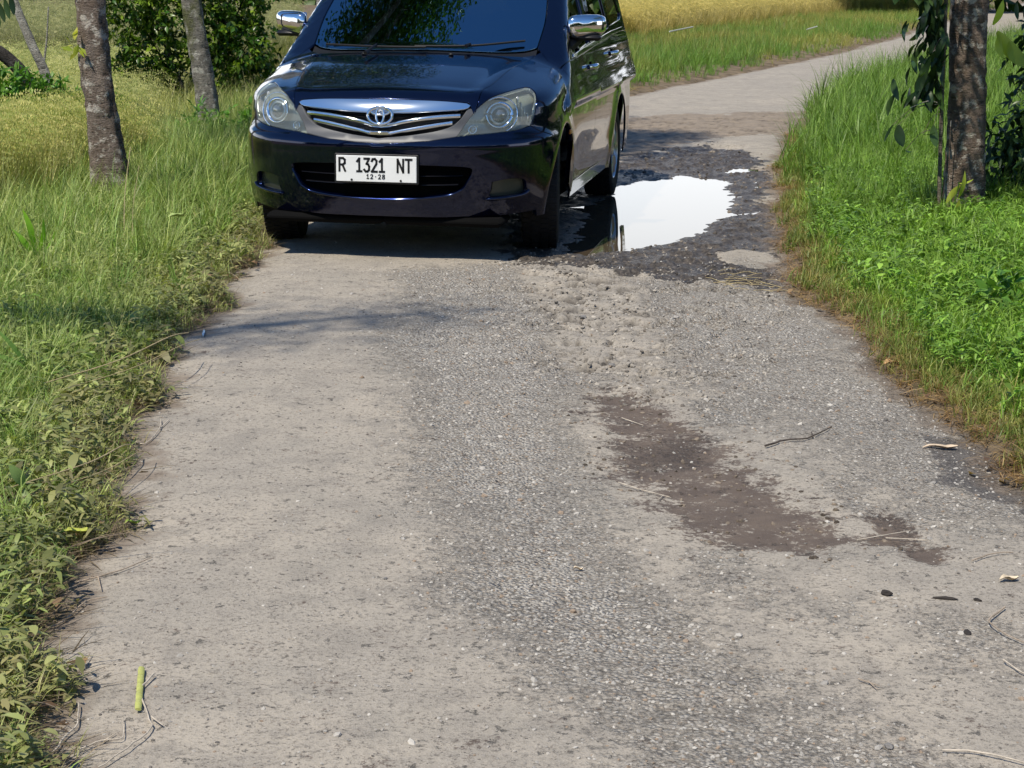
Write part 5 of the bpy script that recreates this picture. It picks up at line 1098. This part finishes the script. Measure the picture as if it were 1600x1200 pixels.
# branch of large leaf at the very top left
t = empty('leafy_branch', (-4.42, 16.0, 1.2)); tag(t, 'yellow green leafy branch reaching in at the top left corner', 'branch')
limb('stem', [(-.6, 0, -.22), (-.1, 0, .0), (.05, 0, .10), (.2, 0, .35)], .018, .012, LFG, t)
for k in range(5): big_leaf('leaf', (-.05+.05*k, 0, 0+.03*k), (.02+.04*k, -.02, -.17+.03*k), .05, t, LFD, .05, (1, .3, 0))
# individual foreground weeds on the left verge
def sprig(name, label, x, y, specs, mt, cat, h=.0):
    t = empty(name, (x, y, gz(x, y))); tag(t, label, cat)
    for (bx, bz, tx, tz, w, dy) in specs:
        big_leaf('leaf', (bx, 0, bz+h), (tx, dy, tz+h), w, t, mt, .12, (.6, .6, .5))
        limb('stem', [(0, 0, 0), (bx*.5, 0, bz*.5+h*.5), (bx, 0, bz+h)], .002, .0015, mt, t)
    return t
sprig('weed_plant', 'two leaved pale green weed low on the near left verge', -1.36, 5.0, [(0, .10, -.035, .165, .035, -.02), (.01, .10, .06, .115, .035, -.03), (0, .09, .02, .05, .03, -.05)], leaf_mat('pale_leaf', (.16, .26, .09), .2, .3), 'weed')
sprig('weed_plant', 'long bladed pale green grass weed at the bottom left corner', -1.22, 3.95, [(0, .05, -.12, .10, .012, -.03), (0, .06, .13, .07, .010, -.02), (.0, .05, -.07, .17, .012, -.02), (.02, .05, .09, .13, .010, -.05), (-.01, .04, -.10, -.0, .012, -.1)], leaf_mat('pale_blade', (.20, .30, .12), .2, .3), 'weed')
sprig('weed_plant', 'arching wide bladed grass weed on the left verge in the middle', -1.75, 6.6, [(0, .06, -.20, .14, .018, -.03), (0, .08, .12, .20, .016, -.02), (0, .05, -.12, .22, .018, -.02), (.02, .05, .16, .10, .016, -.05)], leaf_mat('mid_blade', (.15, .29, .06), .2, .3), 'weed')
sprig('weed_plant', 'upright bright green weed leaves at the far left frame edge', -2.32, 8.9, [(0, .10, -.04, .32, .035, -.02), (.01, .10, .06, .28, .03, -.03), (0, .09, .12, .22, .03, -.05), (0, .08, -.10, .22, .03, 0)], leaf_mat('bright_leaf', (.20, .42, .03), .2, .4), 'weed')

# far-off wood all round the fields: out of frame, seen only in the car's paint, chrome and glass
r_ = np.random.default_rng(9); cs_ = []
for a_, D_, top in [(a, 70+r_.uniform(0, 10)-.25*(a-16), 7) for a in np.linspace(16.5, 80, 62)]+[(a, 100+r_.uniform(-6, 6), 7.5) for a in np.linspace(8.5, 17, 16)]+[(a, 115+r_.uniform(-8, 8), 2.4) for a in np.linspace(-70, 8, 50)]+[(a, 34+r_.uniform(-3, 6), 5) for a in np.linspace(110, 250, 48)]:
    for k_ in range(3 if top > 4 else 2): cs_.append((math.sin(R(a_))*D_, math.cos(R(a_))*D_, (3.3 if 8 < a_ < 14.3 else 2.35 if 8 < a_ < 19 else r_.uniform(1.0, 2.0))+k_*top*(.38 if 8 < a_ < 19 else .42), (2.1 if 8 < a_ < 19 and k_ == 0 else r_.uniform(2.2, 2.8))))
o = leaves('woodland', [c[:3] for c in cs_], [c[3] for c in cs_], 80000, .9, LF1, None, 91, asp=.7, shell=.5, kind='stuff'); o['label'] = 'far off dark wood round the fields'

# ------------------------------------------------------------------ small things lying on the lane
def rzz(x, y): return float(max(rz_(np.array([x]), np.array([y]))[0], gz(x, y)))
TW = {'pale': mat('pale_twig', (.50, .44, .36), .8, noise=.25, nscale=40), 'tan': mat('tan_twig', (.36, .29, .22), .85, noise=.3, nscale=40), 'dark': mat('dark_twig', (.07, .055, .045), .9, noise=.3, nscale=40), 'straw': mat('straw_yellow', (.46, .37, .20), .7, noise=.2, nscale=40)}
def twig(label, paths, r, m_, cat='twig', lift=.004, name='twig'):
    b = MB(); r = r*.6
    for P in paths:
        C = smooth_curve([(x, y, rzz(x, y)+lift+r+random.uniform(0, .006)) for x, y in P], 4) if len(P) > 2 else np.array([(x, y, rzz(x, y)+lift+r) for x, y in P])
        C = np.array(C)+np.random.default_rng(len(b.V)).normal(0, r*.4, np.shape(C)); b.tube(C, list(np.linspace(r, r*.55, len(C))), 6)
    o = b.build(name, TW[m_], None, angle=80); tag(o, label, cat); return o
twig('pale forked twig lying beside the yellow straw piece at bottom left', [[(-.78, 3.84), (-.79, 3.75), (-.75, 3.62), (-.73, 3.55), (-.76, 3.45), (-.80, 3.38)], [(-.74, 3.61), (-.71, 3.57)]], .0040, 'pale')
twig('long tan twig among the dead stems left of the yellow straw', [[(-1.04, 3.75), (-.99, 3.78), (-.96, 3.84), (-.95, 3.98)], [(-.99, 3.78), (-.95, 3.76)]], .0038, 'tan')
twig('curved tan twig in the bottom left corner of the lane', [[(-.91, 3.43), (-.90, 3.53), (-.89, 3.59), (-.91, 3.69)]], .0045, 'pale')
twig('thin bent twig pointing down between the two bottom left twigs', [[(-.86, 3.46), (-.82, 3.5), (-.78, 3.51), (-.80, 3.61)], [(-.82, 3.5), (-.80, 3.54)]], .003, 'pale')
twig('straight thin twig sticking out of the left verge at lower left', [[(-1.11, 4.52), (-1.01, 4.60), (-.95, 4.70)], [(-1.06, 4.56), (-1.03, 4.45)]], .0038, 'tan')
twig('short curved twig at the verge edge just below the straight thin twig', [[(-1.10, 4.19), (-1.07, 4.24), (-1.05, 4.36), (-1.0, 4.39)]], .0042, 'tan')
twig('pale y shaped twig at the left road edge halfway up', [[(-1.28, 6.01), (-1.21, 5.96), (-1.20, 6.15), (-1.22, 6.27)], [(-1.20, 6.15), (-1.19, 6.27)]], .0042, 'pale')
twig('short pale stick on the asphalt near the upper left road edge', [[(-1.26, 6.55), (-1.17, 6.63)]], .0045, 'tan')
twig('pale straw stem lying across the brown mud stain', [[(.33, 5.5), (.39, 5.45), (.48, 5.36)], [(.46, 5.39), (.44, 5.33)]], .0032, 'pale')
twig('short pale stem at the top of the brown mud stain', [[(.39, 6.39), (.46, 6.3)]], .0035, 'pale')
twig('dark curved twig on the grey gravel right of the mud stain', [[(.84, 5.96), (.92, 6.05), (1.0, 6.09), (1.11, 6.25)], [(1.02, 6.1), (1.03, 6.18)]], .006, 'dark')
twig('long thin straw reaching from the right verge straw onto the gravel', [[(1.14, 7.54), (1.37, 7.66)]], .003, 'pale')
twig('pale thin twig over the small dark mud patch on the right', [[(.96, 4.93), (1.13, 5.04)], [(1.05, 4.98), (1.16, 4.95)]], .0032, 'pale')
twig('s curved tan twig near the right edge of the lane', [[(1.22, 4.35), (1.16, 4.26), (1.16, 4.19), (1.20, 4.1), (1.27, 4.05)]], .0040, 'tan')
twig('short pale stick at the right frame edge below the curved twig', [[(1.12, 3.98), (1.15, 3.91), (1.22, 3.86)]], .0035, 'pale')
twig('long pale stem at the bottom right corner', [[(.87, 3.48), (.94, 3.47), (1.02, 3.42), (1.10, 3.38)]], .0042, 'pale')
twig('small split stem on the plain asphalt at lower right', [[(.77, 3.86), (.81, 3.82)], [(.79, 3.85), (.80, 3.80)]], .003, 'tan')
twig('thin brown twig on the lane above the dark clods', [[(1.23, 4.73), (1.30, 4.79), (1.36, 4.81)]], .0035, 'tan')
for lab, P in (('long dry stem leaning over the left verge weeds, upper one', [(-1.62, 6.3, .12), (-1.42, 6.55, .15), (-1.30, 6.9, .17), (-1.28, 7.2, .13)]), ('long dry stem leaning out of the left verge, lower one', [(-1.42, 5.0, .10), (-1.25, 5.3, .10), (-1.20, 5.6, .08), (-1.19, 5.75, .02)]), ('pair of tall dry grass stalks in front of the brown trunk', [(-2.03, 9.6, .02), (-2.05, 9.75, .35), (-2.02, 9.8, .62)])):
    b = MB(); b.tube(smooth_curve(P, 5), .0022, 5); b.tube(smooth_curve([(x+.05, y-.04, z*.85) for x, y, z in P], 5), .0014, 5); o = b.build('dry_stem', TW['straw'], None, angle=80); tag(o, lab, 'stem')
# yellow straw piece with joints
b = MB(); P0, P1 = np.array([-.815, 3.885]), np.array([-.775, 3.645]); d = (P1-P0); z0 = rzz(-.8, 3.77)+.006
for k in range(5):
    a, c = P0+d*(k/5), P0+d*((k+.97)/5); b.tube([(*a, z0+.004), (*((a+c)/2), z0+.006), (*c, z0+.004)], [.0068, .0075, .0068], 8, sy=.5)
o = b.build('straw_piece', mat('lime_straw', (.44, .46, .13), .55, noise=.15, nscale=60), None); tag(o, 'flat lime yellow piece of straw lying at the bottom left of the lane', 'straw')
def dead_leaf(label, x, y, L_, w, ang, col, name='dead_leaf', cat='leaf', lift=.006, curl=.3):
    n = 6; V = []; F = []; ca, sa = math.cos(ang), math.sin(ang); r = np.random.default_rng(int(x*1000) & 1023); z = rzz(x, y)+lift
    for th in (0, -.0012):
        for i in range(n+1):
            t = i/n; ww = w/2*math.sin(math.pi*(.06+t*.88))*(1+.15*r.normal()); u = (t-.5)*L_
            for s in (-1, 0, 1): V.append((x+u*ca-s*ww*sa, y+u*sa+s*ww*ca, z+th+abs(s)*ww*curl*2+.004*math.sin(t*7)+.003*r.random()))
    m_ = 3*(n+1)
    for i in range(n):
        for j in (0, 1):
            a = 3*i+j; F += [(a, a+3, a+4, a+1), (m_+a, m_+a+1, m_+a+4, m_+a+3)]
    o = link(name, mesh_np(name, V, np.array(F), True), None, mat(name, col, .7, noise=.2, nscale=50)); tag(o, label, cat); return o
dead_leaf('long pale dead leaf on the damp gravel by the right verge', 1.43, 6.0, .12, .028, .1, (.58, .46, .33))
dead_leaf('curled orange brown leaf at the foot of the right bank', 1.53, 7.32, .09, .045, .5, (.50, .30, .14))
dead_leaf('small cream dead leaf near the right edge of the lane', 1.29, 4.58, .055, .025, .3, (.60, .50, .36))
dead_leaf('yellow green fallen leaf at the left verge edge, larger one', -1.17, 4.79, .10, .035, .5, (.42, .46, .08), lift=.05)
dead_leaf('small bright green leaf on the left road edge above it', -1.06, 5.01, .05, .020, .6, (.25, .38, .05), lift=.02)
dead_leaf('pale green single leaf in the verge in front of the car', -1.80, 9.9, .12, .045, .8, (.38, .48, .16), lift=.22)
dead_leaf('tiny cream leaf in the middle of the lane left of centre', .18, 4.65, .03, .012, .2, (.62, .52, .38))
dead_leaf('light blue litter scrap at the upper left road edge', -1.33, 7.85, .15, .012, 1.7, (.55, .68, .75), name='litter_scrap', cat='litter')
# flattened dry grass by the right verge
b = MB(); r = np.random.default_rng(5)
for k in range(34):
    x, y = 1.24+r.normal()*.13, 9.42+r.normal()*.16; a = r.normal()*1.1; L_ = r.uniform(.03, .09); z = rzz(x, y)+.008+r.random()*.02
    b.tube([(x-L_*math.cos(a), y-L_*math.sin(a), z), (x, y, z+.008), (x+L_*math.cos(a+.3), y+L_*math.sin(a+.3), z)], .0016, 4)
o = b.build('straw_heap', TW['straw'], None); tag(o, 'few flattened wisps of straw in front of the puddle by the right verge', 'straw heap')
for i, (x0, y0, x1, y1, lab) in enumerate(((3.6, 44.2, 4.35, 46.4, 'white stick lying in the far grass just right of the car'), (7.3, 47.4, 7.65, 48.0, 'short white stick in the far grass left of the dark climber'))):
    b = MB(); b.tube([(x0, y0, .30), (x1, y1, .36)], .016, 6); o = b.build('stick', mat('white_stick', (.55, .57, .50), .6), None); tag(o, lab, 'stick')
# clods and stones
CL = mat('dark_clod', (.028, .022, .018), .8, noise=.4, nscale=60); ST = mat('pale_stone', (.42, .39, .35), .85, noise=.25, nscale=80, bump=.4, bscale=200); ST2 = mat('grey_stone', (.22, .21, .20), .85, noise=.25, nscale=80, bump=.4, bscale=200)
def lump(name, label, cat, x, y, s, m_, seed):
    me = rock(seed, m_, 2); o = link(name, me); o.location = (x, y, rzz(x, y)+s[2]*.35); o.scale = s; o.rotation_euler = (0, 0, seed); tag(o, label, cat)
lump('mud_clod', 'dark crumbly clod alone on the plain asphalt at right', 'clod', .95, 4.46, (.017, .012, .013), CL, 301)
lump('mud_clod', 'long dark clod right of the crumbly one', 'clod', 1.09, 4.43, (.034, .007, .008), CL, 302)
bpy.data.objects['mud_clod.001'].rotation_euler[2] = -.15
lump('mud_clod', 'flat dark clod below the long one', 'clod', 1.09, 4.19, (.019, .010, .007), CL, 303)
lump('mud_clod', 'smallest dark clod at the right end of the clod row', 'clod', 1.17, 4.42, (.011, .008, .006), CL, 304)
ss = [(.67, 3.9, .010, ST, 'pale pebble on bare asphalt, highest of the lower right pebbles'), (.74, 3.66, .008, ST, 'small pale pebble between the two lower right pebbles'), (.77, 3.51, .013, ST2, 'largest grey pebble near the bottom edge at right'),
      (.40, 3.85, .009, ST, 'pale pebble in the gravel left of the lower right pebbles'), (.32, 8.35, .018, ST2, 'grey stone below the front wheel at the gravel edge'), (.74, 8.3, .020, ST, 'pale angular stone on the gravel below the puddle'),
      (.49, 3.84, .011, ST2, 'grey pebble beside the pale one at bottom centre'), (-.64, 3.76, .007, ST, 'tiny pale pebble on smooth asphalt right of the forked twig'), (-.32, 4.55, .008, ST2, 'small grey pebble on smooth asphalt left of the gravel'), (.40, 7.28, .017, ST2, 'dark grey stone on the tan patch above the mud stain')]
for i, (x, y, s, m_, lab) in enumerate(ss): lump('pebble', lab, 'pebble', x, y, (s, s*.75, s*.7), m_, 320+i)
